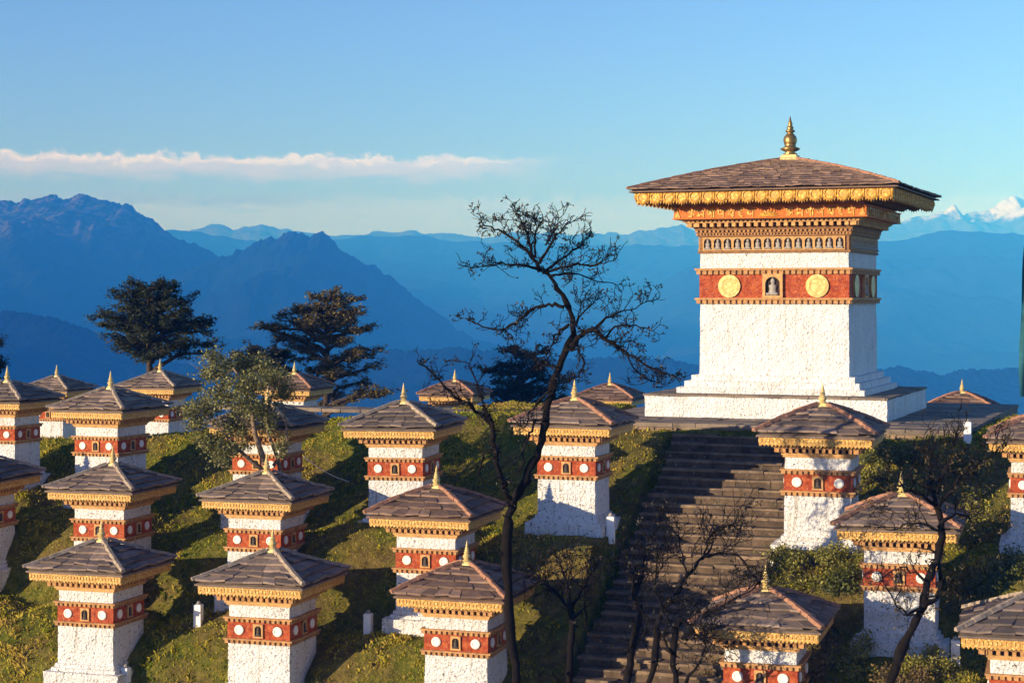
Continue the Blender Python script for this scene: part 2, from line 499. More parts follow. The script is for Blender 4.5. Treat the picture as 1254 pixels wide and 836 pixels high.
def cc(f, a, b): return mixc(f, tuple(q * S for q in a), tuple(q * S for q in b))
lit1 = wm('MULTIPLY', wrange(wm('SUBTRACT', top1, el), .40, .08), wrange(wnoise(.8, 2.5, 5, .6, 17.), .36, .58, .25, 1.))
sh1 = cc(lit1, (.47,.47,.68), (.95,.88,.96))
skyc = mixc(c3, skyc, tuple(q * S for q in (.78,.82,1.02)))
skyc = mixc(c2, skyc, tuple(q * S for q in (.22,.30,.48)))
skyc = mixc(c1, skyc, sh1)
t.links.new(skyc, bg.inputs['Color']); bg.inputs['Strength'].default_value = .105

# ------------------------------------------------------------------ where the small stupas stand
HE = 3.04
def solve(xl, xr, ye, th, D=None):
    p = (math.cos(th) + math.sin(th)) / 2; q = (math.cos(th) - math.sin(th)) / 2
    l, r_ = xl - CX, xr - CX
    def at(D):
        Rr = ((r_ - l) * D / F) / (2 * p - (r_ + l) * q / F)
        b = Rr * q
        Xc = .5 * (l * (D - b) + r_ * (D + b)) / F
        k_ = Rr / 2.65
        ze = ZC - (ye - HY) / F * D
        return Xc, k_, ze
    if D is None:
        best = None
        for d in np.arange(38, 66, .02):
            Xc, k_, ze = at(d)
            if float(hill(Xc, d, False)) + HE * k_ >= ze: best = d; break
        D = best or 50
    Xc, k_, ze = at(D)
    return Xc, D, ze - HE * k_, k_

STUPAS = [
 # xl, xr, eave y, angle, D, proto, label
 (-64, 80, 490, 17, None, 2, 'white stupa cut off by the left edge, its pale spire against blue mountain'),
 (18, 121, 477, 17, 80, 0, 'distant stupa low behind the hill, partly covered by two nearer roofs at upper left'),
 (57, 213, 500, 22, None, 0, 'white stupa standing directly behind another one, left of the dark cedar on the crest'),
 (140, 252, 473, 17, 77, 0, 'distant stupa just below the dark spreading cedar, only its roof and neck showing'),
 (308, 411, 475, 17, 78, 3, 'distant stupa between the leafy tree and the brown cedar, only its roof showing'),
 (250, 402, 520, 17, None, 2, 'white stupa half hidden by the green leafy tree'),
 (52, 222, 596, 17, None, 0, 'stupa in the middle of the column at left, its spire crossing the red band behind'),
 (240, 408, 607, 17, None, 0, 'stupa directly below the leafy tree, its spire at the tree foot'),
 (-118, 56, 583, 17, None, 2, 'stupa mostly outside the left edge, only roof corner and right face showing'),
 (28, 216, 692, 17, None, 0, 'large near stupa at lower left with sunlit front and speckled white plinth'),
 (235, 429, 707, 17, None, 0, 'near stupa at bottom with a small white post at each side'),
 (416, 573, 521, 15, None, 2, 'stupa with dappled tree shadow over its dark roof and white body'),
 (510, 603, 483, 17, 84, 3, 'distant stupa behind the crest seen through bare twigs, roof only'),
 (622, 780, 518, 17, None, 1, 'white stupa with full plinth visible between bare tree and stone stairs'),
 (700, 793, 488, 17, 82, 3, 'distant stupa behind the crest beside the white tower plinth, roof only'),
 (445, 619, 627, 17, None, 3, 'stupa left of the black tree trunk, its roof crossed by twig shadows'),
 (478, 660, 722, 17, None, 3, 'near stupa at bottom centre whose roof passes behind the black trunk'),
 (922, 1087, 529, 17, None, 1, 'white stupa in front of the great tower at the right side of the stairs'),
 (1020, 1187, 640, 17, None, 1, 'stupa behind the gnarled leafless tree, twigs across its roof and plinth'),
 (845, 1028, 757, 17, None, 1, 'stupa at lower right of the stairs with a bare branch lying across its roof'),
 (1130, 1223, 500, 17, 74, 3, 'distant stupa right of the great tower beyond the paving, roof only'),
 (1205, 1347, 537, 17, None, 1, 'stupa cut off by the right edge, white body and plinth corner showing'),
 (1170, 1350, 768, 17, None, 2, 'stupa at bottom right corner with a grey stepped slate roof'),
]
SOLVED = [solve(q[0], q[1], q[2], R(q[3]), q[4]) for q in STUPAS]
RAISE = {11: .62, 17: .55, 21: .4, 0: .25, 13: .36, 2: .2, 5: .2, 18: .36, 15: .3, 7: .15}
PADS = [(X, D, z + RAISE.get(i, 0) * k, k, R(STUPAS[i][3])) for i, (X, D, z, k) in enumerate(SOLVED)]

# ------------------------------------------------------------------ ground sheet
def axis(fine0, fine1, step, lo, hi, g=1.12):
    a = list(np.arange(fine0, fine1 + 1e-6, step))
    s, x = step, fine0
    left = []
    while x > lo: s *= g; x -= s; left.append(max(x, lo))
    s, x = step, a[-1]
    while x < hi: s *= g; x += s; a.append(min(x, hi))
    return np.array(left[::-1] + a)
gx = axis(-24, 22, .16, -9000, 9000, 1.16); gy = axis(38, 68, .16, -300, 13300, 1.14)
GX, GY = np.meshgrid(gx, gy)
dist = np.hypot(GX - 0, GY - 58)
GH = hill(GX, GY)
far = np.maximum(0, dist - 75)
GH = np.where(far > 0, np.maximum(GH, -16 - .06 * far) , GH)
drop = np.clip(far / 500, 0, 1); drop = drop * drop * (3 - 2 * drop)
front = GY < 20
GH = np.where(far > 0, np.where(front & (GY < 20), GH, -8 - 240 * drop - 40 * np.clip(far / 4000, 0, 1) + 60 * drop * fbm(GX * .004, GY * .004, 4, 5)), GH)
GH = np.maximum(GH, -420)
near_cam = np.hypot(GX, GY) < 34
GH = np.where(near_cam, np.minimum(GH, -6.5), GH)
ny, nx = GX.shape
vid = np.arange(nx * ny).reshape(ny, nx)
fc = np.stack([vid[:-1, :-1], vid[:-1, 1:], vid[1:, 1:], vid[1:, :-1]], -1).reshape(-1, 4)
gme = np_mesh('ground', np.stack([GX, GY, GH], -1).reshape(-1, 3), fc, M['ground'], smooth=True)
tag(np_obj('ground', gme), kind='structure')

# ------------------------------------------------------------------ plaza, walls, stairs
ROT = -TH
def uvobj(o):            # object built in (u, v, z) about the origin
    o.rotation_euler = (0, 0, ROT); return o

def slab_field(mb, u0, u1, v0, v1, z, su, sv, th=.12, gap=.012, jz=.012, r=rnd):
    v = v0
    while v < v1 - .05:
        dv = min(v1 - v, sv * r.uniform(.75, 1.3)); u = u0
        while u < u1 - .05:
            du = min(u1 - u, su * r.uniform(.6, 1.5))
            dz = r.uniform(-jz, jz)
            j = lambda: r.uniform(-.01, .01)
            q = [(u+gap+j(), v+gap+j()), (u+du-gap+j(), v+gap+j()), (u+du-gap+j(), v+dv-gap+j()), (u+gap+j(), v+dv-gap+j())]
            mb.hexa([(a, b, z - th) for a, b in q] + [(a, b, z + dz + r.uniform(-jz, jz) * .4) for a, b in q])
            u += du
        v += dv
PU0, PU1, PV0, PV1 = -19.0, -6.8, 52.62, 66.5
mb = MB(); mb.box(PU0 + .05, PU1 - .05, PV0 + .05, PV1, -.35, -.05); slab_field(mb, PU0, PU1, PV0, PV1, 0, 1.1, .75)
tag(uvobj(mb.build('plaza', M['paving'])), kind='structure')
mb = MB(); slab_field(mb, -34, PU0, 55.2, 56.6, .0, .8, .7, .12)
tag(uvobj(mb.build('path', M['paving'])), kind='structure')

def rubble(mb, u0, u1, v0, v1, z0, z1, r=rnd):
    z = z0
    mb.box(u0 + .03, u1 - .03, v0 + .05, v1, z0, z1 - .03)
    while z < z1 - .02:
        dz = min(z1 - z, r.uniform(.08, .16)); u = u0
        while u < u1 - .02:
            du = min(u1 - u, r.uniform(.18, .55)); o = r.uniform(-.03, .03)
            mb.hexa([(u+.008, v0+o, z), (u+du-.008, v0+o+r.uniform(-.015,.015), z), (u+du-.008, v0+.3, z), (u+.008, v0+.3, z),
                     (u+.012, v0+o+.01, z+dz-.008), (u+du-.012, v0+o+.01, z+dz-.012), (u+du-.012, v0+.3, z+dz-.01), (u+.012, v0+.3, z+dz-.01)])
            u += du
        z += dz
SU0, SU1 = -15.4, -11.15
for (a, b, lab) in ((-19.0, SU0 - .02, 'low rubble stone retaining wall left of the stair head'), (SU1 + .02, -6.8, 'low rubble stone retaining wall right of the stair head')):
    mb = MB(); rubble(mb, a, b, PV0 - .12, PV0 + .2, -1.0, -.13)
    tag(uvobj(mb.build('retaining_wall', M['rubble'])), lab, 'wall', 'retaining walls below the plaza')

RISE, TREAD, NST = .222, .37, 33
st = empty('staircase', (*uv2xy((SU0 + SU1) / 2, 52.3), -.3), ROT)
tag(st, 'broad weathered stone staircase climbing the hill to the white tower', 'stairs')
hw_ = (SU1 - SU0) / 2
for i in range(NST):
    z1 = -i * RISE; v1 = .3 - i * TREAD; v0 = v1 - TREAD
    mb = MB(); r = random.Random(100 + i)
    u = -hw_ + r.uniform(-.12, .05)
    while u < hw_ - .03:
        du = min(hw_ + .02 - u, r.uniform(.8, 2.2)); dz = r.uniform(-.035, .02); dv = r.uniform(-.05, .05)
        if hw_ - (u + du) < .25: du = hw_ - u
        g = .007
        # riser stones under a slightly projecting tread slab
        k_ = max(1, int(du / .9)); 
        for q in range(k_):
            a0 = u + du * q / k_; a1 = u + du * (q + 1) / k_; o = r.uniform(0, .03)
            mb.hexa([(a0+g, v0+.045+o, z1-RISE-.06), (a1-g, v0+.045+o, z1-RISE-.06), (a1-g, v1+.2, z1-RISE-.06), (a0+g, v1+.2, z1-RISE-.06),
                     (a0+g, v0+.04+o, z1-.075), (a1-g, v0+.04+o, z1-.075), (a1-g, v1+.2, z1-.075), (a0+g, v1+.2, z1-.075)])
        nf_ = len(mb.f); mb.hexa([(u+g, v0+dv, z1-.07), (u+du-g, v0+dv+r.uniform(-.02,.02), z1-.07), (u+du-g, v1+.12, z1-.07), (u+g, v1+.12, z1-.07),
                 (u+g, v0+dv+.012, z1+dz), (u+du-g, v0+dv+.012, z1+dz+r.uniform(-.012,.012)), (u+du-g, v1+.12, z1+dz-.004), (u+g, v1+.12, z1+dz-.004)])
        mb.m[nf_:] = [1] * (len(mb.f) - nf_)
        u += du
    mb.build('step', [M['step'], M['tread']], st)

# ------------------------------------------------------------------ roof of slates
def slate_roof(mb, caps, hw, ht, z0, z1, rows, wmin, wmax, th=.03, r=rnd, sag=.0, overlap=.35, lift=.02, core_m=0):
    def prof(tv):
        h = hw + (ht - hw) * tv
        return h, z0 + (z1 - z0) * tv - sag * math.sin(math.pi * tv)
    mb.sq(hw - .04, z0 - .05, z0 - .01, core_m)
    mb.sq(hw - .05, z0 - .012, z1 - .06, core_m, ht)
    for q in range(4):
        c, d = [(1,0),(0,1),(-1,0),(0,-1)][q]
        rot = lambda x, y, z: (c*x - d*y, d*x + c*y, z)
        for k_ in range(rows):
            t0 = k_ / rows; t1 = min(1, (k_ + 1 + overlap) / rows)
            h0, za = prof(t0); h1, zb = prof(t1)
            x = -1.0
            while x < 1 - 1e-4:
                wd = r.uniform(wmin, wmax) / max(h0, .2)
                if 1 - (x + wd) < wmin * .6 / max(h0, .2): wd = 1 - x
                xa, xb = x, min(1, x + wd)
                g = .004 / max(h0, .2)
                a0, a1 = (xa + g) * h0, (xb - g) * h0
                b0, b1 = (xa + g) * h1, (xb - g) * h1
                jo = r.uniform(-.02, .025) * (wmax / .4); lf = lift + r.uniform(0, lift * .9); tl = r.uniform(-.012, .012) * (wmax / .4)
                jb = r.uniform(-.01, .01); jo *= .7
                yo = -(h0 + jo); yi = -h1
                z_ = [za + lf + tl, za + lf - tl, zb + jb * .5, zb + jb * .5]
                top = [rot(a0, yo + r.uniform(-.01,.01), z_[0] + th), rot(a1, yo + r.uniform(-.01,.01), z_[1] + th), rot(b1, yi, z_[2] + th), rot(b0, yi, z_[3] + th)]
                bot = [rot(a0, yo, z_[0]), rot(a1, yo, z_[1]), rot(b1, yi, z_[2] - .01), rot(b0, yi, z_[3] - .01)]
                mb.hexa(bot + top)
                x = xb
        # hip capping: short irregular slabs
        n = int(rows * 1.6)
        for k_ in range(n):
            t0, t1 = k_ / n, (k_ + 1.15) / n
            h0, za = prof(t0); h1, zb = prof(min(1, t1))
            wv = .055 * (wmax / .42) * r.uniform(.7, 1.2); l_ = lift * 1.7 + th + r.uniform(.0, .014)
            s2 = .7071 * wv
            P0 = (h0 + .01, -h0 - .01, za + l_); P1 = (h1, -h1, zb + l_ - .005)
            up = .022
            bt = [(P0[0]-s2*1.25, P0[1]-s2*.75, P0[2]-.045), (P0[0]+s2*.75, P0[1]+s2*1.25, P0[2]-.045), (P1[0]+s2*.75, P1[1]+s2*1.25, P1[2]-.045), (P1[0]-s2*1.25, P1[1]-s2*.75, P1[2]-.045)]
            tp = [(P0[0]-s2*.6, P0[1]-s2*.6, P0[2]+up), (P0[0]+s2*.6, P0[1]+s2*.6, P0[2]+up), (P1[0]+s2*.6, P1[1]+s2*.6, P1[2]+up), (P1[0]-s2*.6, P1[1]-s2*.6, P1[2]+up)]
            caps[q].hexa([rot(*p) for p in bt + tp])

def dentils(mb, h, z0, z1, n, depth, fill=.55):
    def fn(tm):
        st_ = 2 * h / n
        for i in range(n):
            x = -h + st_ * (i + .5); w_ = st_ * fill / 2
            tm.box(x - w_, x + w_, -h, -h + depth, z0, z1)
    mb.rot4(fn)

# ------------------------------------------------------------------ small stupas
def niche_mesh(w_, h, y, d, frame):
    """framed arched niche on a face, centred at x = 0, base z = 0, facing -y; frame, recess"""
    fr = MB(); rc = MB()
    fw = frame
    fr.box(-w_/2, -w_/2 + fw, y - d, y, 0, h); fr.box(w_/2 - fw, w_/2, y - d, y, 0, h)
    fr.box(-w_/2, w_/2, y - d - .004, y, h - fw, h + .003); fr.box(-w_/2 - .004, w_/2 + .004, y - d - .005, y, -.003, fw * .8)
    # arch spandrels
    iw = w_/2 - fw; zt = h - fw; n = 6
    for sgn in (-1, 1):
        pts = [(sgn * iw, zt)] + [(sgn * iw * math.cos(R(90) * i / n), zt - iw * .95 + iw * .95 * math.sin(R(90) * i / n)) for i in range(n + 1)]
        vs = [(px, y - d + .004, pz) for px, pz in pts] + [(px, y, pz) for px, pz in pts]
        k_ = len(pts)
        fs = [tuple(range(k_)), tuple(reversed(range(k_, 2 * k_)))] + [(i, (i+1) % k_, k_ + (i+1) % k_, k_ + i) for i in range(k_)]
        fr.add(vs, fs)
    rc.box(-iw - .003, iw + .003, y - .006, y + .01, fw * .6, zt + .002)
    return fr, rc
def seated(mb, x, y, z, s):
    """tiny seated figure"""
    prof = [(.30*s, 0), (.34*s, .06*s), (.22*s, .22*s), (.20*s, .38*s), (.25*s, .55*s), (.10*s, .64*s), (.09*s, .68*s), (.135*s, .76*s), (.12*s, .88*s), (.05*s, .97*s), (.01*s, 1.02*s)]
    b = len(mb.v)
    mb.lathe([(r_, z + zz) for r_, zz in prof], 10, 0, (x, 0))
    for i in range(b, len(mb.v)):
        p = mb.v[i]; mb.v[i] = (p[0], y + (p[1]) * .6, p[2])
    # knees
    for sg in (-1, 1):
        mb.tube([(x, y - .08*s, z + .06*s), (x + sg*.30*s, y - .16*s, z + .07*s), (x + sg*.36*s, y - .06*s, z + .08*s)], [.08*s, .08*s, .05*s], 6)

def spire_profile(z, s=1.0):
    return [(.10*s, z), (.115*s, z+.02*s), (.06*s, z+.05*s), (.085*s, z+.09*s), (.095*s, z+.13*s), (.06*s, z+.17*s), (.045*s, z+.185*s), (.07*s, z+.20*s), (.07*s, z+.215*s),
            (.04*s, z+.235*s), (.055*s, z+.25*s), (.05*s, z+.268*s), (.032*s, z+.285*s), (.042*s, z+.30*s), (.036*s, z+.32*s), (.022*s, z+.34*s), (.030*s, z+.36*s), (.020*s, z+.39*s), (.012*s, z+.43*s), (.004*s, z+.48*s)]

def small_stupa_proto(seed, slate, mortar):
    r = random.Random(seed)
    root = empty('stupa')
    m = MB(); m.roughsq(1.01, -1.6, .62, 8, 8, .016, .995, 0, r); m.build('plinth', M['plaster'], root)
    m = MB(); m.roughsq(.865, .60, .70, 6, 1, .008, None, 0, r); m.roughsq(.805, .69, .785, 6, 1, .008, None, 0, r); m.build('plinth_step', M['plaster'], root)
    m = MB(); m.roughsq(.752, .77, 1.72, 7, 5, .009, .742, 0, r); m.build('body', M['plaster'], root)
    for (z0, slab, dep) in ((1.69, 1.765, .06), (2.165, 2.235, .06)):
        m = MB(); m.sq(.762, z0, slab - .002); dentils(m, .805, z0, slab, 13, .07, .55); m.sq(.825, slab, slab + .035); m.build('dentil_course', M['ochre'], root)
    m = MB(); m.sq(.748, 1.79, 2.17); bd = m.build('red_band', M['red'], root)
    dm = MB(); dm.disc(0, 0, .02, -.022, .108, 18, 0, .012); dme = dm.mesh('disc', M['disc'])
    nf, nr = niche_mesh(.235, .30, 0, .035, .038)
    nfm = nf.mesh('niche', M['ochre_light']); nrm = nr.mesh('recess', M['dark'])
    sm = MB(); seated(sm, 0, -.012, .03, .21); sme = sm.mesh('figure', M['figure_dark'], True)
    for q in range(4):
        a = q * math.pi / 2
        rot = Matrix.Rotation(a, 4, 'Z')
        for sx in (-.46, .46):
            o = bpy.data.objects.new('disc', dme); col.objects.link(o); o.parent = bd
            o.matrix_local = rot @ Matrix.Translation((sx, -.752, 1.985)) @ Matrix.Rotation(r.uniform(0, 6), 4, 'Y')
        o = bpy.data.objects.new('niche', nfm); col.objects.link(o); o.parent = bd; o.matrix_local = rot @ Matrix.Translation((0, -.75, 1.83))
        o = bpy.data.objects.new('niche_recess', nrm); col.objects.link(o); o.parent = bd; o.matrix_local = rot @ Matrix.Translation((0, -.75, 1.83))
        o = bpy.data.objects.new('niche_figure', sme); col.objects.link(o); o.parent = bd; o.matrix_local = rot @ Matrix.Translation((0, -.755, 1.84))
    m = MB(); m.roughsq(.738, 2.26, 2.54, 7, 2, .007, None, 0, r); m.build('neck', M['plaster'], root)
    m = MB(); m.sq(.77, 2.53, 2.575); m.sq(.80, 2.577, 2.62); m.sq(.83, 2.622, 2.645)
    cn = m.build('cornice', M['ochre_light'], root)
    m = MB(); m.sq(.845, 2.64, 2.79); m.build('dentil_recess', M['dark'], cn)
    m = MB(); dentils(m, .935, 2.645, 2.735, 13, .16, .5); m.sq(.96, 2.737, 2.765); dentils(m, 1.0, 2.766, 2.80, 16, .2, .5); m.sq(1.04, 2.80, 2.835); m.build('dentil_course', M['ochre'], cn)
    # gilded frieze with a scalloped fringe
    m = MB()
    m.sq(1.19, 2.84, 2.86)
    def fn(tm):
        tm.box(-1.225, 1.225 - .001, -1.225, -1.19, 2.83, 3.035)
        n = 30; s_ = 2.45 / n
        for i in range(n):
            x = -1.225 + s_ * (i + .5)
            h_ = .045 + r.uniform(-.012, .008)
            tm.add([(x - s_*.46, -1.228, 2.832), (x + s_*.46, -1.228, 2.832), (x, -1.222, 2.83 - h_), (x - s_*.46, -1.20, 2.832), (x + s_*.46, -1.20, 2.832)], [(0, 2, 1), (3, 4, 2), (0, 3, 2), (1, 2, 4)])
            tm.box(x - s_*.30, x + s_*.30, -1.238, -1.226, 2.875, 2.955)
            tm.box(x - s_*.5, x - s_*.5 + s_*.4, -1.236, -1.226, 2.975, 3.01)
    m.rot4(fn); m.build('frieze', M['gold'], root)
    m = MB(); cp = [MB() for _ in range(4)]; slate_roof(m, cp, 1.325, .13, 3.045, 3.575, 5, .26, .50, .042, r, (.02, -.03, -.01, -.04)[seed - 1], .25, .042)
    rf = m.build('roof', slate, root); [c_.build('ridge_cap', mortar, rf) for c_ in cp]
    m = MB(); m.sq(.20, 3.53, 3.60, 0, .185); m.sq(.15, 3.60, 3.66, 0, .14); m.sq(.10, 3.66, 3.685); m.lathe(spire_profile(3.68, 1.0), 12); m.build('spire', M['spire'], root)
    return root
PROTO = [small_stupa_proto(1, M['slate'], M['mortar']), small_stupa_proto(2, M['slate'], M['mortar_red']), small_stupa_proto(3, M['slate_dark'], M['mortar']), small_stupa_proto(4, M['slate_red'], M['mortar_red'])]
used = [False] * len(PROTO)

placed = []
for (xl, xr, ye, a, D, pi, lab), (X, D_, z, k_) in zip(STUPAS, SOLVED):
    if not used[pi]: o = PROTO[pi]; used[pi] = True
    else: o = copy_tree(PROTO[pi])
    o.location = (X, D_, z); o.rotation_euler = (R(rnd.uniform(-.5, .5)), R(rnd.uniform(-.5, .5)), -R(a)); o.scale = (k_, k_, k_)
    tag(o, lab, 'stupa', 'small stupas on the hillside')
    placed.append((X, D_, z, k_, R(a)))
    print('stupa', round(X,2), round(D_,2), 'z', round(z,2), 'ground', round(float(hill(X, D_)),2), 'k', round(k_,3))

# ------------------------------------------------------------------ the great tower
tw = empty('tower', (*uv2xy(-13.48, 59.35), 0), ROT)
tag(tw, 'great square white stupa tower with red band and wide slate roof', 'stupa')
r = random.Random(77)
PB = M['plaster_big']
m = MB(); m.roughsq(3.9, -.4, .66, 16, 4, .02, None, 0, r); pl = m.build('plinth', PB, tw)
m = MB(); 
v_ = MB(); slab_field(v_, -3.93, 3.93, -3.93, 3.93, .73, .9, .7, .065, .008, .006, r); v_.build('plinth_paving', M['paving'], pl)
for i, (h, z0, z1) in enumerate(((3.06, .70, .91), (2.86, .905, 1.11), (2.67, 1.105, 1.30))):
    m = MB(); m.roughsq(h, z0, z1, 14, 2, .012, None, 0, r); m.build('plinth_step', PB, tw)
m = MB(); m.roughsq(2.47, 1.27, 3.64, 16, 9, .014, 2.44, 0, r); m.build('body', PB, tw)
def course(z0, zs, z1, h, n, dep, mat_d, parent):
    m = MB(); m.sq(h - .06, z0 - .001, zs - .002); dentils(m, h, z0, zs, n, dep, .55); m.sq(h + .035, zs, z1); return m.build('dentil_course', mat_d, parent)
course(3.62, 3.74, 3.81, 2.545, 26, .12, M['ochre'], tw)
m = MB(); m.sq(2.455, 3.80, 4.585); rb = m.build('red_band', M['red'], tw)
course(4.57, 4.70, 4.77, 2.545, 26, .12, M['ochre'], tw)
gd = MB(); gd.disc(0, 0, .04, -.05, .37, 32, 0, .008); gme_ = gd.mesh('disc', M['gold_disc'])
nf, nr = niche_mesh(.66, .76, 0, .10, .09); nfm = nf.mesh('niche', M['ochre_light']); nrm = nr.mesh('niche_recess', M['dark'])
sm = MB(); seated(sm, 0, -.04, .08, .56); sme = sm.mesh('niche_figure', M['figure'], True)
for q in range(4):
    rot = Matrix.Rotation(q * math.pi / 2, 4, 'Z')
    for sx in (-1.44, 1.44):
        o = bpy.data.objects.new('disc', gme_); col.objects.link(o); o.parent = rb
        o.matrix_local = rot @ Matrix.Translation((sx, -2.465, 4.19)) @ Matrix.Rotation(r.uniform(0, 6), 4, 'Y')
    for nm, me_ in (('niche', nfm), ('niche_recess', nrm), ('niche_figure', sme)):
        o = bpy.data.objects.new(nm, me_); col.objects.link(o); o.parent = rb
        o.matrix_local = rot @ Matrix.Translation((0, -2.46, 3.815))
m = MB(); m.roughsq(2.44, 4.75, 5.28, 14, 3, .009, None, 0, r); m.build('neck', PB, tw)
# gallery of arched niches
m = MB(); m.sq(2.50, 5.262, 5.33); m.sq(2.45, 5.33, 5.80); m.sq(2.52, 5.80, 5.845); m.sq(2.48, 5.845, 5.90); m.sq(2.53, 5.90, 5.935); m.sq(2.51, 5.935, 6.005); m.sq(2.57, 6.005, 6.04)
m.sq(2.58, 6.04, 6.10, 0, 2.62)
gal = m.build('gallery', M['brown'], tw)
nf, nr = niche_mesh(.335, .43, 0, .055, .04); nfm = nf.mesh('niche', M['ochre_light']); nrm = nr.mesh('niche_recess', M['dark'])
sm = MB(); seated(sm, 0, -.03, .04, .34); sme = sm.mesh('niche_figure', M['figure'], True)
for q in range(4):
    rot = Matrix.Rotation(q * math.pi / 2, 4, 'Z')
    for i in range(14):
        for nm, me_ in (('niche', nfm), ('niche_recess', nrm), ('niche_figure', sme)):
            o = bpy.data.objects.new(nm, me_); col.objects.link(o); o.parent = gal
            o.matrix_local = rot @ Matrix.Translation((-2.16 + 4.32 * i / 13, -2.452, 5.345))
m = MB(); dentils(m, 2.55, 5.848, 5.896, 48, .1, .5); dentils(m, 2.575, 5.938, 6.0, 36, .1, .45); m.build('dentil_course', M['ochre'], gal)
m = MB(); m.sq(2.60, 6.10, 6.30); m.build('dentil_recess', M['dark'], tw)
m = MB(); dentils(m, 2.80, 6.11, 6.235, 23, .3, .5); m.sq(2.84, 6.237, 6.27); dentils(m, 2.90, 6.272, 6.32, 40, .3, .5); m.sq(2.95, 6.32, 6.345); m.build('dentil_course', M['ochre_light'], tw)
# lettered band
m = MB(); m.sq(3.12, 6.345, 6.69); m.sq(3.16, 6.347, 6.385); m.sq(3.16, 6.67, 6.71); m.sq(3.0, 6.71, 6.85); lb = m.build('lettered_band', M['orange'], tw)
# stroke letters (head-stroke script) drawn on a 1x1 cell
GL = {
 'om': [[(.0,1),(.95,1)], [(.15,.75),(.55,.8),(.6,.6),(.35,.5),(.62,.4),(.55,.1),(.15,.15)], [(.6,.5),(.85,.55),(.9,.3)], [(.55,1.2),(.75,1.1),(.95,1.2)]],
 'ma': [[(0,1),(1,1)], [(.85,1),(.85,0)], [(.2,1),(.2,.35),(.1,.2),(.3,.2),(.2,.35)], [(.2,.4),(.85,.4)]],
 'ni': [[(0,1),(1,1)], [(.88,1),(.88,0)], [(.12,1),(.15,.4),(.4,.4),(.42,1)], [(.6,1),(.6,0)], [(.6,1),(.7,1.25),(.9,1)]],
 'pa': [[(0,1),(1,1)], [(.85,1),(.85,0)], [(.2,1),(.2,.5),(.45,.38),(.85,.5)]],
 'dme': [[(0,1),(1,1)], [(.5,1),(.5,.72)], [(.5,.72),(.2,.6),(.25,.35),(.6,.38),(.7,.1)], [(.85,1),(.85,.0)], [(.3,1.25),(.5,1.05)]],
 'hum': [[(0,1),(1,1)], [(.5,1),(.5,.8),(.25,.65),(.6,.5),(.3,.3),(.55,.12),(.75,0)], [(.55,1.22),(.7,1.12),(.9,1.22)]],
 'ya': [[(0,1),(1,1)], [(.85,1),(.85,0)], [(.15,.95),(.3,.75),(.15,.5),(.4,.3),(.85,.45)]],
}
def letter(mb, key, x0, z0, wd, ht, y, th):
    for st_ in GL[key]:
        for (a, b) in zip(st_[:-1], st_[1:]):
            p = Vector((x0 + a[0] * wd, 0, z0 + a[1] * ht * .8)); q = Vector((x0 + b[0] * wd, 0, z0 + b[1] * ht * .8))
            d = (q - p); L = d.length
            if L < 1e-5: continue
            d.normalize(); nn = Vector((-d.z, 0, d.x)) * th / 2; p = p - d * th * .4; q = q + d * th * .4
            c4 = [p - nn, q - nn, q + nn, p + nn]
            mb.hexa([(c.x, y - .022, c.z) for c in c4] + [(c.x, y + .01, c.z) for c in c4])
def per_face(fn, name, mat, parent):
    me_ = None
    t_ = MB(); fn(t_); me_ = t_.mesh(name, mat)
    for q in range(4):
        o = bpy.data.objects.new(name, me_); col.objects.link(o); o.parent = parent
        o.matrix_local = Matrix.Rotation(q * math.pi / 2, 4, 'Z')
def half(sg):
    def fn(tm):
        for i, k_ in enumerate(['om', 'ma', 'ni', 'pa', 'dme', 'hum', 'ya']):
            letter(tm, k_, (-2.66 + i * .325) if sg < 0 else (.56 + i * .325), 6.415, .25, .255, -3.122, .04)
    return fn
def ends(sg):
    def fn(tm):
        xe = sg * 3.0
        tm.add([(xe - .1, -3.145, 6.40), (xe + .1, -3.145, 6.40), (xe, -3.145, 6.65), (xe - .1, -3.12, 6.40), (xe + .1, -3.12, 6.40), (xe, -3.12, 6.65)], [(0,1,2),(3,5,4),(0,3,4,1),(1,4,5,2),(2,5,3,0)])
    return fn
def lotus(tm):
    for i in range(9):
        a = R(180) * i / 8
        c_, s_ = math.cos(a), math.sin(a)
        tm.tube([(0, -3.13, 6.42), (.16 * c_, -3.14, 6.42 + .10 * s_), (.34 * c_, -3.135, 6.42 + .2 * s_)], [.02, .035, .012], 5)
for sg in (-1, 1):
    per_face(half(sg), 'lettering', M['gold_bright'], lb); per_face(ends(sg), 'leaf_ornament', M['gold_bright'], lb)
per_face(lotus, 'lotus_ornament', M['gold_bright'], lb)
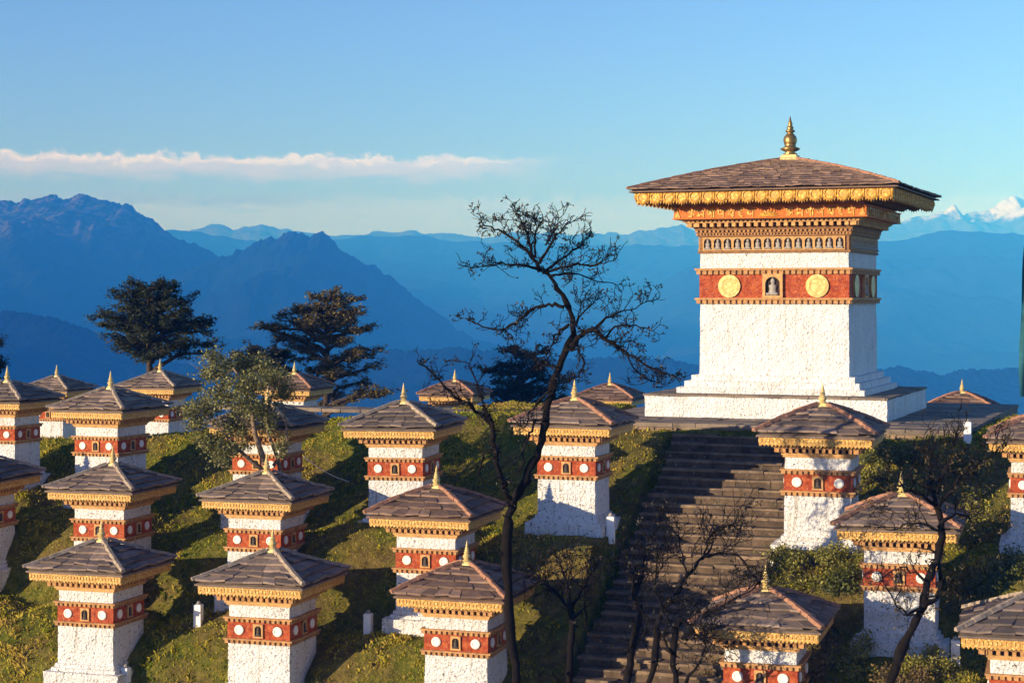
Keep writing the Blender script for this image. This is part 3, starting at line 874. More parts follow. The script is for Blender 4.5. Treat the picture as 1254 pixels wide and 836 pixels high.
# eaves: rafters, soffit, gilded medallion fringe
m = MB(); m.sq(3.2, 6.80, 6.92, 0, 3.5); m.sq(3.95, 6.93, 6.99); dentils(m, 3.9, 6.88, 6.935, 34, .9, .4); sf = m.build('soffit', M['brown'], tw)
m = MB()
def fn(tm):
    tm.box(-4.09, 4.089, -4.09, -4.02, 6.98, 7.19)
    n = 19; s_ = 8.18 / n
    for i in range(n):
        x = -4.09 + s_ * (i + .5)
        # round lotus medallion hanging below the board
        tm.disc(x, 7.03, -4.06, -4.115, s_ * .50, 14, 0, .03)
        for k_ in range(5):
            xx = x + (k_ - 2) * s_ * .19
            L = .10 + .05 * (2 - abs(k_ - 2)) + r.uniform(-.02, .02)
            tm.add([(xx - .03, -4.10, 6.90), (xx + .03, -4.10, 6.90), (xx, -4.09, 6.86 - L * .6), (xx - .03, -4.07, 6.90), (xx + .03, -4.07, 6.90)], [(0,2,1),(3,4,2),(0,3,2),(1,2,4),(0,1,4,3)])
        tm.tube([(x + s_ * .5, -4.1, 7.19), (x + s_ * .5, -4.125, 7.05), (x + s_ * .5, -4.1, 6.9)], [.03, .05, .015], 6)
    tm.box(-4.12, 4.119, -4.12, -4.05, 7.16, 7.215)
m.rot4(fn); m.build('frieze', M['gold_bright'], tw)
m = MB(); cp = [MB() for _ in range(4)]; slate_roof(m, cp, 4.33, .30, 7.24, 8.36, 15, .18, .42, .045, r, -.07, .35, .034)
rf = m.build('roof', M['slate_red'], tw); [c_.build('ridge_cap', M['mortar_red'], rf) for c_ in cp]
m = MB(); m.sq(.46, 8.26, 8.40, 0, .43); m.sq(.36, 8.40, 8.50, 0, .31); m.sq(.26, 8.50, 8.58); m.build('spire_base', M['spire'], tw)
m = MB(); S_ = 2.32; m.lathe([(.21, 8.57), (.25, 8.62), (.14, 8.68), (.30, 8.75), (.34, 8.80), (.18, 8.86), (.20, 8.95), (.235, 9.08), (.20, 9.2), (.12, 9.29), (.09, 9.33), (.16, 9.36), (.16, 9.40), (.09, 9.44), (.12, 9.48), (.10, 9.53), (.06, 9.57), (.085, 9.61), (.06, 9.68), (.035, 9.76), (.01, 9.88)], 18)
m.build('spire', M['bronze'], tw, True)

# ------------------------------------------------------------------ grass
def grass(n=190000):
    nt = 15000; tu = rng.uniform(-44, 4, nt); tv = rng.uniform(38, 62.5, nt)
    n2 = nt * 11; ti = np.repeat(np.arange(nt), 11)
    u = np.r_[rng.uniform(-44, 4, n), tu[ti] + rng.normal(0, .06, n2)]; v = np.r_[rng.uniform(38, 62.5, n), tv[ti] + rng.normal(0, .06, n2)]
    istuft = np.r_[np.zeros(n, bool), np.ones(n2, bool)]; tdry = np.r_[rng.normal(0, .1, n), rng.normal(0, .25, nt)[ti]]; tsz = np.r_[np.ones(n), rng.uniform(.9, 2.0, nt)[ti]]
    n = n + n2
    X, Y = uv2xy(u, v)
    px = CX + X / Y * F
    keep = (px > -90) & (px < 1350)
    keep &= ~((u > SU0 - .15) & (u < SU1 + .15) & (v < 52.8)) & ~((u > PU0 - .1) & (u < PU1 + .1) & (v > PV0 - .1)) & ~((u > -34) & (u < PU0) & (v > 55.1) & (v < 56.7))
    for (x0, y0, z0, k_, a) in placed:
        dx, dy = X - x0, Y - y0
        lx = dx * math.cos(a) - dy * math.sin(a); ly = dx * math.sin(a) + dy * math.cos(a)
        keep &= ~((abs(lx) < 1.0 * k_) & (abs(ly) < 1.0 * k_))
    patch = fbm(X * .8, Y * .8, 4, 21)
    keep &= (patch + rng.uniform(-.2, .2, n)) > -.12
    X, Y, patch, u, v, tdry, tsz = (q[keep] for q in (X, Y, patch, u, v, tdry, tsz)); n = len(X)
    Z = hill(X, Y)
    tall = np.clip(.4 + fbm(X * .45, Y * .45, 3, 31) * 1.6, .1, .9)
    L = rng.uniform(.035, .10, n) * (.55 + tall) * tsz
    a = rng.uniform(0, 2 * np.pi, n); lean = rng.uniform(.2, .9, n)
    wv = rng.uniform(.012, .026, n)
    dx, dy = np.cos(a), np.sin(a)
    base = np.stack([X, Y, Z - .02], -1)
    side = np.stack([-dy * wv, dx * wv, 0 * wv], -1)
    mid = base + np.stack([dx * L * lean * .35, dy * L * lean * .35, L * .62], -1)
    tip = base + np.stack([dx * L * lean, dy * L * lean, L * (1 - .35 * lean)], -1)
    vs = np.stack([base - side, base + side, mid + side * .7, tip, mid - side * .7], 1).reshape(-1, 3)
    f = (np.arange(n)[:, None] * 5 + np.array([0, 1, 2, 3, 4])[None])
    dry = np.clip(.5 + 1.7 * fbm(X * .5 + 9, Y * .5, 4, 41) + tdry, 0, 1)[:, None]
    g1 = np.array([.18, .26, .02]); g2 = np.array([.58, .49, .055]); g3 = np.array([.54, .38, .10])
    c = np.where(dry < .5, g1 + (g2 - g1) * dry * 2, g2 + (g3 - g2) * (dry - .5) * 2)
    c = c * rng.uniform(.55, 1.3, (n, 1))
    me = np_mesh('grass', vs, f, M['grass'], np.repeat(c, 5, 0))
    tag(np_obj('grass', me), 'rough green and straw coloured grass covering the hillside', 'grass', kind='stuff')
grass()

# ------------------------------------------------------------------ foliage helpers
def leaf_mesh(name, P, size, mat, c1, c2, flat=0.0, seed=1, aspect=.5):
    g = np.random.default_rng(seed); P = np.asarray(P); n = len(P)
    nrm = g.normal(0, 1, (n, 3)); nrm[:, 2] += flat * 3 * np.sign(nrm[:, 2] + .5); nrm /= np.linalg.norm(nrm, axis=1)[:, None]
    ref = g.normal(0, 1, (n, 3)); a = np.cross(nrm, ref); a /= np.linalg.norm(a, axis=1)[:, None] + 1e-9; b = np.cross(nrm, a)
    s = (size * g.uniform(.6, 1.35, n))[:, None]
    v = np.stack([P - a * s, P - b * s * aspect + nrm * s * .12, P + a * s, P + b * s * aspect + nrm * s * .12], 1).reshape(-1, 3)
    f = np.arange(n * 4).reshape(n, 4)
    t_ = np.clip(g.beta(2, 2, (n, 1)), 0, 1)
    c = (np.array(c1) + (np.array(c2) - np.array(c1)) * t_) * g.uniform(.75, 1.2, (n, 1))
    return np_mesh(name, v, f, mat, np.repeat(c, 4, 0))

def limb_path(p0, p1, n, wob, g, droop=0):
    pts = []
    for i in range(n + 1):
        t_ = i / n
        p = p0.lerp(p1, t_); k_ = math.sin(math.pi * t_)
        p = p + Vector((g.uniform(-1, 1), g.uniform(-1, 1), g.uniform(-1, 1))) * wob * (0 if i in (0,) else 1)
        p.z += droop * k_
        pts.append(p)
    return pts

def cedar(name, label, px, D, top_y, half_l, half_r, low_y, seed, c1, c2, tiers, base_z=None, lean=0, dens=1.0):
    """old spreading conifer: stout trunk, near-level limbs, flat sprays"""
    g = random.Random(seed)
    X0 = (px - CX) / F * D
    gz = float(hill(X0, D, False)) if base_z is None else base_z
    gz = min(gz, ZC - (low_y - HY) / F * D - .3)
    root = empty(name, (X0, D, gz)); tag(root, label, 'tree', 'conifers behind the hill')
    mpp = D / F
    Ht = ZC - (top_y - HY) * mpp - gz
    zl = ZC - (low_y - HY) * mpp - gz
    br = MB(); pts = [Vector((lean * (i / 9.0) + g.uniform(-.08, .08), g.uniform(-.08, .08), -.3 + (Ht * .93 + .3) * i / 9.0)) for i in range(10)]
    r0 = .34 * (half_l + half_r) * mpp / 6.5
    br.tube(pts, [max(.04, r0 * (1 - .9 * (i / 9.0)) * (1.15 if i == 0 else 1)) for i in range(10)], 9)
    P = []
    for (ty, ll, rr, nn) in tiers:          # tier row y, left reach px, right reach px, limbs
        zt0 = ZC - (ty - HY) * mpp - gz
        for k_ in range(nn):
            a = 2 * math.pi * (k_ + g.uniform(-.3, .3)) / nn
            ca = math.cos(a); reach = (rr if ca > 0 else ll) * mpp; zt = zt0 + g.gauss(0, .17)
            reach = reach * (.55 + .45 * abs(ca)) * g.uniform(.78, 1.05)
            s0 = Vector((lean * max(0, zt / Ht), 0, max(.4, zt - reach * g.uniform(.12, .34))))
            e0 = Vector((s0.x + math.cos(a) * reach, math.sin(a) * reach * .85, zt + g.uniform(-.3, .35)))
            lp = limb_path(s0, e0, 6, .07 * reach / 3 + .03, g, .10 * reach)
            rad = .045 + .028 * reach
            br.tube(lp, [rad * (1 - .85 * i / 6) + .008 for i in range(7)], 5)
            nsub = int(5 + reach * 3.2)
            for s_ in range(nsub):
                tt = g.uniform(.30, 1.03); q = lp[min(6, int(tt * 6))].copy()
                q = q.lerp(lp[min(6, int(tt * 6) + 1)], (tt * 6) % 1 if tt < 1 else 0)
                sd_ = a + g.choice((-1, 1)) * g.uniform(.3, 1.2); sl = g.uniform(.3, 1.05) * (1.1 - .5 * tt) * (.5 + reach / 5)
                e = q + Vector((math.cos(sd_) * sl, math.sin(sd_) * sl, g.uniform(-.15, .42)))
                br.tube([q, q.lerp(e, .5) + Vector((0, 0, .04)), e], [.016, .011, .006], 4, 0, False)
                m_ = int(g.uniform(26, 52) * dens)
                rx = .07 + .13 * sl
                for _ in range(m_):
                    t2 = g.random() ** .7
                    c_ = q.lerp(e, t2)
                    P.append((c_.x + g.gauss(0, rx), c_.y + g.gauss(0, rx), c_.z + g.gauss(.03, .06)))
    br.build('trunk', M['bark_brown'], root, True)
    me = leaf_mesh('crown', np.array(P), .085 * D / 85, M['needle'], c1, c2, .35, seed, .42)
    np_obj('crown', me, root)
    return root
cedar('cedar_tree', 'dark spreading cedar with level boughs, left of the other large cedar', 185, 86, 340, 92, 85, 470, 5, (.022,.030,.014), (.062,.072,.030),
      [(352, 22, 30, 6), (364, 38, 40, 8), (376, 44, 62, 9), (388, 52, 70, 9), (399, 82, 72, 10), (411, 60, 78, 9), (424, 48, 84, 8), (441, 30, 70, 6)], lean=-.1)
cedar('cedar_tree', 'brownish sunlit cedar with rounded crown and bare inner boughs', 398, 90, 360, 90, 85, 500, 6, (.06,.052,.02), (.20,.15,.055),
      [(370, 24, 22, 6), (380, 48, 36, 8), (392, 70, 44, 9), (405, 84, 52, 9), (420, 58, 58, 8), (438, 44, 60, 7), (456, 30, 70, 6), (474, 20, 78, 6), (490, 10, 82, 6)], lean=.15)
cedar('cedar_tree', 'low dark conifer behind the crest under the bare tree', 640, 96, 428, 60, 55, 500, 8, (.012,.020,.012), (.030,.044,.022),
      [(437, 22, 25, 6), (450, 40, 40, 8), (464, 52, 48, 8), (480, 56, 54, 8), (494, 58, 56, 8)])
cedar('cedar_tree', 'small flat topped conifer peeping out behind the leafy tree', 322, 98, 428, 45, 42, 470, 9, (.02,.024,.012), (.05,.05,.022),
      [(433, 24, 30, 6), (442, 40, 40, 7), (454, 38, 44, 6)])
cedar('cedar_tree', 'dark conifer bough reaching in at the left edge', -22, 84, 408, 30, 30, 480, 10, (.012,.020,.012), (.030,.044,.022),
      [(415, 10, 14, 5), (424, 25, 24, 7), (436, 30, 27, 7), (450, 30, 22, 6)])

# broadleaf tree in front of the half-hidden stupa
def leafy_tree():
    D = 51.5; g = random.Random(14)
    b = ground_at(330, 640)
    root = empty('leafy_tree', (b.x, D, float(hill(b.x, D)) - .05)); tag(root, 'small grey green leafy tree with several stems among the stupas', 'tree')
    o = Vector(root.location)
    L = lambda x, y, dz=0: W(x, y, D + dz) - o
    br = MB(); P = []
    stems = [([(331, 640), (330, 590), (322, 560), (312, 530), (308, 500), (300, 470), (285, 450)], 5.0), ([(330, 600), (345, 585), (340, 560), (328, 530), (326, 505), (335, 480), (340, 455)], 3.4),
             ([(322, 575), (305, 562), (290, 548), (275, 530), (258, 515), (245, 500)], 3.0), ([(310, 520), (290, 505), (270, 480), (262, 455)], 2.6), ([(304, 545), (285, 545), (262, 552), (250, 545)], 2.0), ([(335, 570), (352, 545), (350, 515), (345, 490)], 2.4)]
    for pts, w0 in stems:
        dz = g.uniform(-.8, .8)
        pp = [L(x, y, dz * i / len(pts)) for i, (x, y) in enumerate(pts)]
        br.tube(pp, [w0 * D / F * (1 - .75 * i / (len(pp) - 1)) for i in range(len(pp))], 7)
    clumps = [(250, 500, 20, 14), (240, 520, 14, 9), (262, 455, 17, 16), (285, 447, 20, 14), (310, 445, 18, 12), (335, 465, 22, 16), (300, 470, 24, 16), (272, 482, 24, 16), (345, 480, 15, 13), (255, 540, 18, 12), (285, 520, 22, 13), (315, 500, 20, 13), (275, 555, 14, 10), (295, 545, 13, 9), (330, 515, 12, 10), (262, 436, 10, 10), (325, 448, 12, 8), (238, 505, 12, 12), (347, 545, 9, 12), (300, 495, 20, 14), (268, 565, 10, 8)]
    for (x, y, rx, ry) in clumps:
        dz = g.uniform(-.9, .7); c = L(x, y, dz)
        # a few twigs into each clump
        for _ in range(7):
            e = c + Vector((g.gauss(0, rx * .5), g.gauss(0, rx * .5), g.gauss(0, ry * .5))) * D / F
            br.tube([c - Vector((0, 0, ry * .4 * D / F)), e], [.014, .005], 4, 0, False)
        n = int(rx * ry * 3.4)
        for s_ in range(int(n / 13)):
            cc_ = c + Vector((g.gauss(0, rx * .5), g.gauss(0, rx * .55), g.gauss(0, ry * .5))) * D / F
            for _ in range(13):
                P.append(tuple(cc_ + Vector((g.gauss(0, .085), g.gauss(0, .085), g.gauss(0, .07)))))
    br.build('trunk', M['bark_pale'], root, True)
    np_obj('crown', leaf_mesh('crown', np.array(P), .047, M['leaf'], (.075,.085,.025), (.27,.25,.085), .1, 3, .5), root)
leafy_tree()

# ------------------------------------------------------------------ bare trees
def bare_tree(name, label, limbs, D, seed, mat, twig=1.0, tuft=.35, base=None, group='bare trees', twig_len=1.0, tuft_col=((.012,.010,.007), (.035,.027,.016)), minr=.007):
    """limbs: list of (pixel points, first radius px, last radius px, depth offset at the end, twig density)"""
    g = random.Random(seed)
    first = limbs[0][0][0]
    o = W(first[0], first[1], D)
    if base is not None: o.z = base
    root = empty(name, o); tag(root, label, 'tree', group)
    br = MB(); P = []
    def twigs(p, d, length, rad, depth):
        n = 4 if depth > 0 else 3
        pts = [p]; q = p.copy(); dd = d.normalized()
        for i in range(n):
            dd = (dd + Vector((g.gauss(0, .33), g.gauss(0, .33), g.gauss(.07, .30)))).normalized()
            q = q + dd * length / n
            pts.append(q.copy())
        br.tube(pts, [max(minr, rad * (1 - .7 * i / n)) for i in range(n + 1)], 4 if rad < .02 else 5, 0, False)
        if depth > 0:
            for k_ in range(g.choice((2, 3, 3))):
                i = g.randint(1, n); ax = pts[i]
                nd = (dd + Vector((g.gauss(0, .75), g.gauss(0, .75), g.gauss(.12, .6)))).normalized()
                twigs(ax, nd, length * g.uniform(.5, .8), rad * .62, depth - 1)
        elif g.random() < tuft:
            for _ in range(g.randint(4, 9)):
                P.append(tuple(q + Vector((g.gauss(0, .05), g.gauss(0, .05), g.gauss(0, .035)))))
    for (pts, r0, r1, dz, dn) in limbs:
        n = len(pts); raw = [W(x, y, D + dz * i / max(1, n - 1)) - o for i, (x, y) in enumerate(pts)]
        # resample with wobble so that no limb is a straight line
        fine = []
        for i in range(n - 1):
            for s_ in range(3):
                t_ = s_ / 3; p = raw[i].lerp(raw[i+1], t_)
                if not (i == 0 and s_ == 0): p = p + Vector((g.gauss(0, .018), g.gauss(0, .03), g.gauss(0, .018)))
                fine.append(p)
        fine.append(raw[-1]); k_ = len(fine)
        rr = [(r0 + (r1 - r0) * i / (k_ - 1)) * D / F for i in range(k_)]
        rr = [q * g.uniform(.78, 1.28) for q in rr]
        br.tube(fine, rr, 8 if r0 > 4 else 6)
        if dn > 0:
            cnt = int(dn * twig)
            for c_ in range(cnt):
                i = int(k_ * (.18 + .82 * (c_ + g.random()) / cnt)); i = min(k_ - 1, i)
                t_ = fine[min(k_-1, i+1)] - fine[max(0, i-1)]
                d = (t_.normalized() * .6 + Vector((g.gauss(0, .6), g.gauss(0, .6), g.gauss(.12, .55)))).normalized()
                twigs(fine[i], d, g.uniform(.35, .75) * twig_len, max(.012, rr[i] * .45) if rr[i] < .05 else .024, 2 if g.random() < .65 else 1)
            twigs(fine[-1], (fine[-1] - fine[-2]), .5 * twig_len, rr[-1], 2)
        if r0 > 3.4:          # ragged bark, ferns and moss on the stout limbs
            for c_ in range(int(26 * twig)):
                i = g.randrange(1, k_); p = fine[i]
                d = Vector((g.gauss(0, 1), g.gauss(0, 1), g.gauss(-.2, .5))).normalized()
                br.tube([p, p + d * rr[i] * 1.2, p + d * (rr[i] * 1.3 + g.uniform(.03, .12)) + Vector((0, 0, g.uniform(-.05, .08)))], [rr[i] * .6, rr[i] * .35, .008], 5, 0, False)
                for _ in range(g.randint(3, 8)):
                    P.append(tuple(p + d * rr[i] + Vector((g.gauss(0, .05), g.gauss(0, .05), g.gauss(-.02, .06)))))
        # hanging moss and leaf clumps along the limb
        for c_ in range(int(dn * tuft * 1.5)):
            p = fine[g.randrange(k_ // 3, k_)]
            for _ in range(g.randint(5, 12)):
                P.append(tuple(p + Vector((g.gauss(0, .05), g.gauss(0, .05), -abs(g.gauss(0, .09))))))
    br.build('trunk', mat, root, True)
    if P: np_obj('foliage', leaf_mesh('foliage', np.array(P), .036, M['leaf'], tuft_col[0], tuft_col[1], 0, seed, .5), root)
    return root

BIG = [
 ([(646, 1000), (638, 880), (633, 836), (625, 770), (620, 700), (621, 640), (630, 612), (645, 586), (657, 558), (665, 530), (672, 495), (680, 460), (691, 432), (703, 408), (699, 382), (690, 362), (678, 346), (667, 331)], 8.2, 3.0, .4, 0),
 ([(628, 620), (619, 606), (613, 583), (606, 560), (603, 540), (603, 519)], 5.2, 3.6, -.5, 1),
 ([(603, 519), (591, 509), (577, 497), (555, 483), (543, 471), (528, 455), (517, 447)], 3.2, 1.0, -.8, 16),
 ([(602, 522), (593, 505), (589, 483), (580, 460), (574, 446)], 2.4, .9, .4, 11),
 ([(603, 550), (593, 556), (588, 572), (586, 582)], 2.2, .9, .2, 2),
 ([(661, 333), (652, 314), (638, 300), (623, 288), (606, 280), (590, 272)], 3.0, .9, .7, 20),
 ([(654, 318), (648, 296), (646, 286), (640, 272), (634, 262)], 2.2, .8, -.6, 16),
 ([(656, 316), (653, 296), (656, 282), (665, 268)], 2.0, .8, .4, 14),
 ([(661, 322), (672, 303), (683, 287), (692, 276)], 2.2, .8, -.4, 14),
 ([(668, 300), (678, 284), (684, 268)], 1.4, .7, .5, 9),
 ([(665, 334), (680, 322), (697, 312), (710, 300), (722, 290)], 2.4, .8, .8, 16),
 ([(668, 333), (688, 328), (707, 324), (724, 326), (740, 322), (755, 316)], 2.2, .7, -.7, 18),
 ([(672, 338), (690, 336), (708, 335), (730, 345), (752, 347)], 1.9, .7, .5, 9),
 ([(664, 331), (650, 326), (636, 324), (620, 322), (600, 325), (578, 328)], 2.4, .7, -.5, 18),
 ([(690, 376), (676, 373), (664, 374), (652, 379), (642, 386), (630, 395), (618, 402), (604, 405), (585, 398), (574, 392)], 3.0, .8, .9, 22),
 ([(700, 424), (712, 410), (726, 402), (745, 417), (760, 428), (776, 438), (800, 452), (822, 459)], 4.2, .9, -1.0, 26),
 ([(728, 403), (742, 390), (758, 382), (778, 376), (797, 368)], 2.0, .7, .6, 15),
 ([(696, 398), (686, 404), (678, 412), (675, 428), (670, 444)], 2.4, .8, .4, 12),
 ([(692, 430), (706, 428), (716, 444), (708, 460), (692, 468)], 2.3, .8, -.5, 13),
 ([(701, 400), (712, 385), (722, 376), (730, 368)], 1.8, .7, .5, 12),
 ([(684, 450), (664, 446), (648, 430), (632, 424)], 1.8, .7, .6, 13),
 ([(740, 414), (752, 400), (764, 397), (784, 400), (800, 405)], 1.6, .7, -.7, 13),
 ([(768, 434), (775, 450), (790, 462), (806, 468)], 1.5, .7, .5, 11),
 ([(676, 478), (660, 490), (648, 505), (645, 520)], 2.0, .8, .4, 8),
 ([(668, 512), (655, 516), (648, 530), (642, 548), (640, 570)], 2.6, .9, .5, 6),
]
bare_tree('bare_tree', 'tall crooked black leafless tree rising into the sky at centre', [(p_, a_ * .86, b_ * .8, c_, d_) for p_, a_, b_, c_, d_ in BIG], 41.5, 21, M['bark'], .85, .22, base=-9.3, twig_len=.62)
R1 = [
 ([(1080, 920), (1090, 836), (1102, 800), (1117, 768), (1130, 742), (1135, 712), (1147, 684), (1156, 655), (1151, 632), (1145, 612)], 7.5, 3.6, .3, 2),
 ([(1130, 742), (1146, 732), (1152, 715), (1150, 690)], 4, 2.5, .3, 3),
 ([(1146, 614), (1138, 596), (1140, 575), (1135, 556)], 3.2, 1, .6, 22),
 ([(1148, 622), (1165, 600), (1178, 580), (1198, 566), (1212, 560)], 3, .9, -.5, 22),
 ([(1152, 640), (1170, 628), (1186, 634), (1196, 648)], 2.6, .9, .5, 14),
 ([(1146, 618), (1128, 606), (1110, 600), (1092, 592)], 2.6, .9, -.6, 18),
 ([(1150, 650), (1130, 640), (1112, 640), (1096, 648)], 2.4, .9, .4, 14),
 ([(1148, 605), (1156, 580), (1166, 558), (1168, 545)], 2.4, .9, -.4, 18),
 ([(1130, 745), (1112, 752), (1098, 742), (1086, 720)], 2.4, .9, -.4, 5),
 ([(1138, 715), (1120, 700), (1104, 695), (1090, 700)], 2.2, .8, .5, 7),
 ([(1136, 730), (1156, 724), (1172, 726)], 2.0, .8, -.5, 4),
]
bare_tree('bare_tree', 'gnarled dark leafless tree leaning in front of a stupa, right side', [(p_, a_ * .85, b_ * .85, c_, d_) for p_, a_, b_, c_, d_ in R1], 40, 23, M['bark'], .7, .35, base=-10, tuft_col=((.05,.04,.012), (.13,.09,.03)))
C1 = [([(692, 900), (695, 836), (699, 790), (701, 757), (698, 742)], 6, 4, .2, 1),
      ([(698, 744), (682, 728), (668, 712), (655, 700)], 3, .9, .5, 20), ([(699, 742), (694, 720), (690, 700), (684, 684)], 2.6, .9, -.4, 20),
      ([(700, 745), (712, 722), (722, 704), (730, 690)], 2.8, .9, .5, 20), ([(700, 758), (716, 744), (720, 772)], 2.4, 1.2, .2, 5)]
bare_tree('bare_tree', 'small bare tree with fan of twigs left of the stairs', [(p_, a_ * .85, b_ * .85, c_, d_) for p_, a_, b_, c_, d_ in C1], 44.5, 25, M['bark'], .75, .35, base=-9.2)
C2 = [([(762, 900), (768, 836), (772, 800), (781, 765), (783, 748), (776, 730)], 6.5, 4, .2, 1),
      ([(776, 735), (774, 705), (768, 680)], 2.2, .8, .4, 14), ([(783, 750), (794, 756), (790, 775)], 2.2, 1.5, -.2, 2), ([(778, 735), (786, 705), (790, 680), (800, 655)], 2.4, .8, .4, 16)]
bare_tree('bare_tree', 'short dark stump like bare tree on the lower stairs', [(p_, a_ * .85, b_ * .85, c_, d_) for p_, a_, b_, c_, d_ in C2], 43.5, 27, M['bark'], .75, .35, base=-9.2)
C3 = [([(793, 900), (797, 836), (803, 795), (804, 765), (815, 742), (828, 728), (842, 704), (862, 681)], 5, 2.6, .3, 5),
      ([(862, 681), (884, 676), (905, 682), (918, 698), (926, 707)], 2.2, .9, -.4, 20), ([(862, 682), (866, 660), (880, 645), (900, 640)], 1.8, .7, .4, 16), ([(842, 704), (836, 680), (830, 655), (815, 640)], 1.8, .7, .5, 18),
      ([(812, 745), (800, 720), (806, 690), (802, 665)], 2.2, .8, -.5, 18), ([(815, 742), (834, 732), (848, 738), (862, 756)], 2.0, .8, .4, 12), ([(846, 770), (866, 752), (886, 741), (906, 729), (924, 719)], 2.6, 1.0, -.6, 8)]
bare_tree('bare_tree', 'slim bare tree over the stairs with a long arm reaching right', [(p_, a_ * .85, b_ * .85, c_, d_) for p_, a_, b_, c_, d_ in C3], 41.0, 29, M['bark'], .75, .35, base=-9.2)
C4 = [([(836, 900), (828, 836), (823, 800), (827, 770), (836, 760), (846, 770)], 5, 3, .2, 1), ([(824, 800), (812, 780), (818, 760), (816, 742)], 2.6, .9, .4, 12), ([(840, 836), (856, 812), (864, 790), (858, 775)], 2.4, 1, -.4, 12), ([(846, 770), (856, 780), (872, 788)], 1.8, .8, .2, 10)]
bare_tree('bare_tree', 'bent bare tree in front of the stairs beside the lowest right stupa', [(p_, a_ * .85, b_ * .85, c_, d_) for p_, a_, b_, c_, d_ in C4], 40.0, 31, M['bark'], .75, .35, base=-9.2)

# ------------------------------------------------------------------ shrubs
def shrub(px, py, w_px, h_px, lab, seed, c1, c2, n=900, leaf=.04, lim=(36, 60)):
    g = random.Random(seed)
    b = ground_at(px, py, *lim); D = b.y
    wd = w_px * D / F; ht = h_px * D / F
    root = empty('shrub', b); tag(root, lab, 'shrub', 'shrubs on the slope right of the stairs')
    br = MB(); P = []
    k_ = max(5, int(wd * 7))
    for i in range(k_):
        a = g.uniform(0, 6.28); rr = math.sqrt(g.random()) * wd / 2
        e = Vector((math.cos(a) * rr, math.sin(a) * rr * .8, ht * g.uniform(.35, 1.0) * (1.1 - .5 * rr / (wd / 2))))
        e.z += float(hill(b.x + e.x, b.y + e.y)) - b.z
        s0 = Vector((e.x * .4, e.y * .4, 0)); s0.z = float(hill(b.x + s0.x, b.y + s0.y)) - b.z - .05
        br.tube([s0, s0.lerp(e, .5) + Vector((g.gauss(0, .05), 0, .05)), e], [.02, .012, .005], 4, 0, False)
        for _ in range(int(n / k_)):
            t_ = g.uniform(.45, 1.05); q = s0.lerp(e, t_)
            P.append((q.x + g.gauss(0, .12), q.y + g.gauss(0, .12), q.z + g.gauss(0, .08)))
    br.build('stem', M['bark_brown'], root)
    np_obj('foliage', leaf_mesh('foliage', np.array(P), leaf, M['leaf'], c1, c2, .15, seed, .55), root)
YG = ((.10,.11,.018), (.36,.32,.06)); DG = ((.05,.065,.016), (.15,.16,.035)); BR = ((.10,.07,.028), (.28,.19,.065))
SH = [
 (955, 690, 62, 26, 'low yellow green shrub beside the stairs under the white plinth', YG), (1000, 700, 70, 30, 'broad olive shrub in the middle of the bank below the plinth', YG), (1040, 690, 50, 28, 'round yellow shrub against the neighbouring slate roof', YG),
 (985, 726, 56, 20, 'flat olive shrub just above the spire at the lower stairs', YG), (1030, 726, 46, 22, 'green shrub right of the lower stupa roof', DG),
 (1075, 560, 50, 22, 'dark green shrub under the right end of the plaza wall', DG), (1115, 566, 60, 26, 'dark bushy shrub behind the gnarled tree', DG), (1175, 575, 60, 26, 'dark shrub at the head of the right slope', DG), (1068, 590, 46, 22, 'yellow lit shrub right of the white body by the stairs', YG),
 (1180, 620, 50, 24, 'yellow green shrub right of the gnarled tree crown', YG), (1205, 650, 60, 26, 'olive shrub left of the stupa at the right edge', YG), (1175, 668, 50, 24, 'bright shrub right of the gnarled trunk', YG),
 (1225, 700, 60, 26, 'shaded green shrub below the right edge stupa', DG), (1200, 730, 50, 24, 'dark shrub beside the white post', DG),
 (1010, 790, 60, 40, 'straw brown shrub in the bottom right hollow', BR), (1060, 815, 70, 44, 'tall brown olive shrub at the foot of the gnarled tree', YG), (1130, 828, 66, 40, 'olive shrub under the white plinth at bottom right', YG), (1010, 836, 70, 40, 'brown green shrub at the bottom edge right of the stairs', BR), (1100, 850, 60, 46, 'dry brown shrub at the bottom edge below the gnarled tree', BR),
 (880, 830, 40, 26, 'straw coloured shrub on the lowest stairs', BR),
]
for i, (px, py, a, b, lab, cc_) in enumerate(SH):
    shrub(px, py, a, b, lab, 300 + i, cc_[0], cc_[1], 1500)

# ------------------------------------------------------------------ small things
pm = MB(); pm.sq(.105, -.2, .52, 0, .10); pm.sq(.11, .50, .55, 0, .09)
km = MB(); km.lathe([(.03, .545), (.06, .56), (.065, .60), (.03, .64), (.01, .65)], 10)
pme = pm.mesh('marker_post', M['post']); kme = km.mesh('knob', M['figure'])
for (px, py, lab) in ((243, 764, 'small white post left of the bottom stupa, on sunlit grass'), (451, 776, 'small white post on shaded grass near the black trunk'), (748, 662, 'small white post by the plinth corner at the stairs'), (1170, 812, 'white post under the slate roof at bottom right'), (1185, 540, 'white post at the right end of the plaza wall'), (154, 842, 'white post at the bottom edge beside the lower left plinth')):
    p = ground_at(px, py)
    o = empty('marker_post', p, -R(17 + rnd.uniform(-4, 4))); tag(o, lab, 'post', 'white marker posts')
    for nm, me_ in (('shaft', pme), ('knob', kme)):
        c = bpy.data.objects.new(nm, me_); col.objects.link(c); c.parent = o
a_, b_ = W(372, 559, 51), ground_at(428, 590)
mb = MB(); mb.tube([a_.lerp(b_, i / 8) + Vector((0, 0, -.10 * math.sin(math.pi * i / 8))) for i in range(9)], [.012] * 9, 5)
tag(mb.build('cord', M['cord']), 'thin white cord slanting down to the grass from a stupa', 'cord')
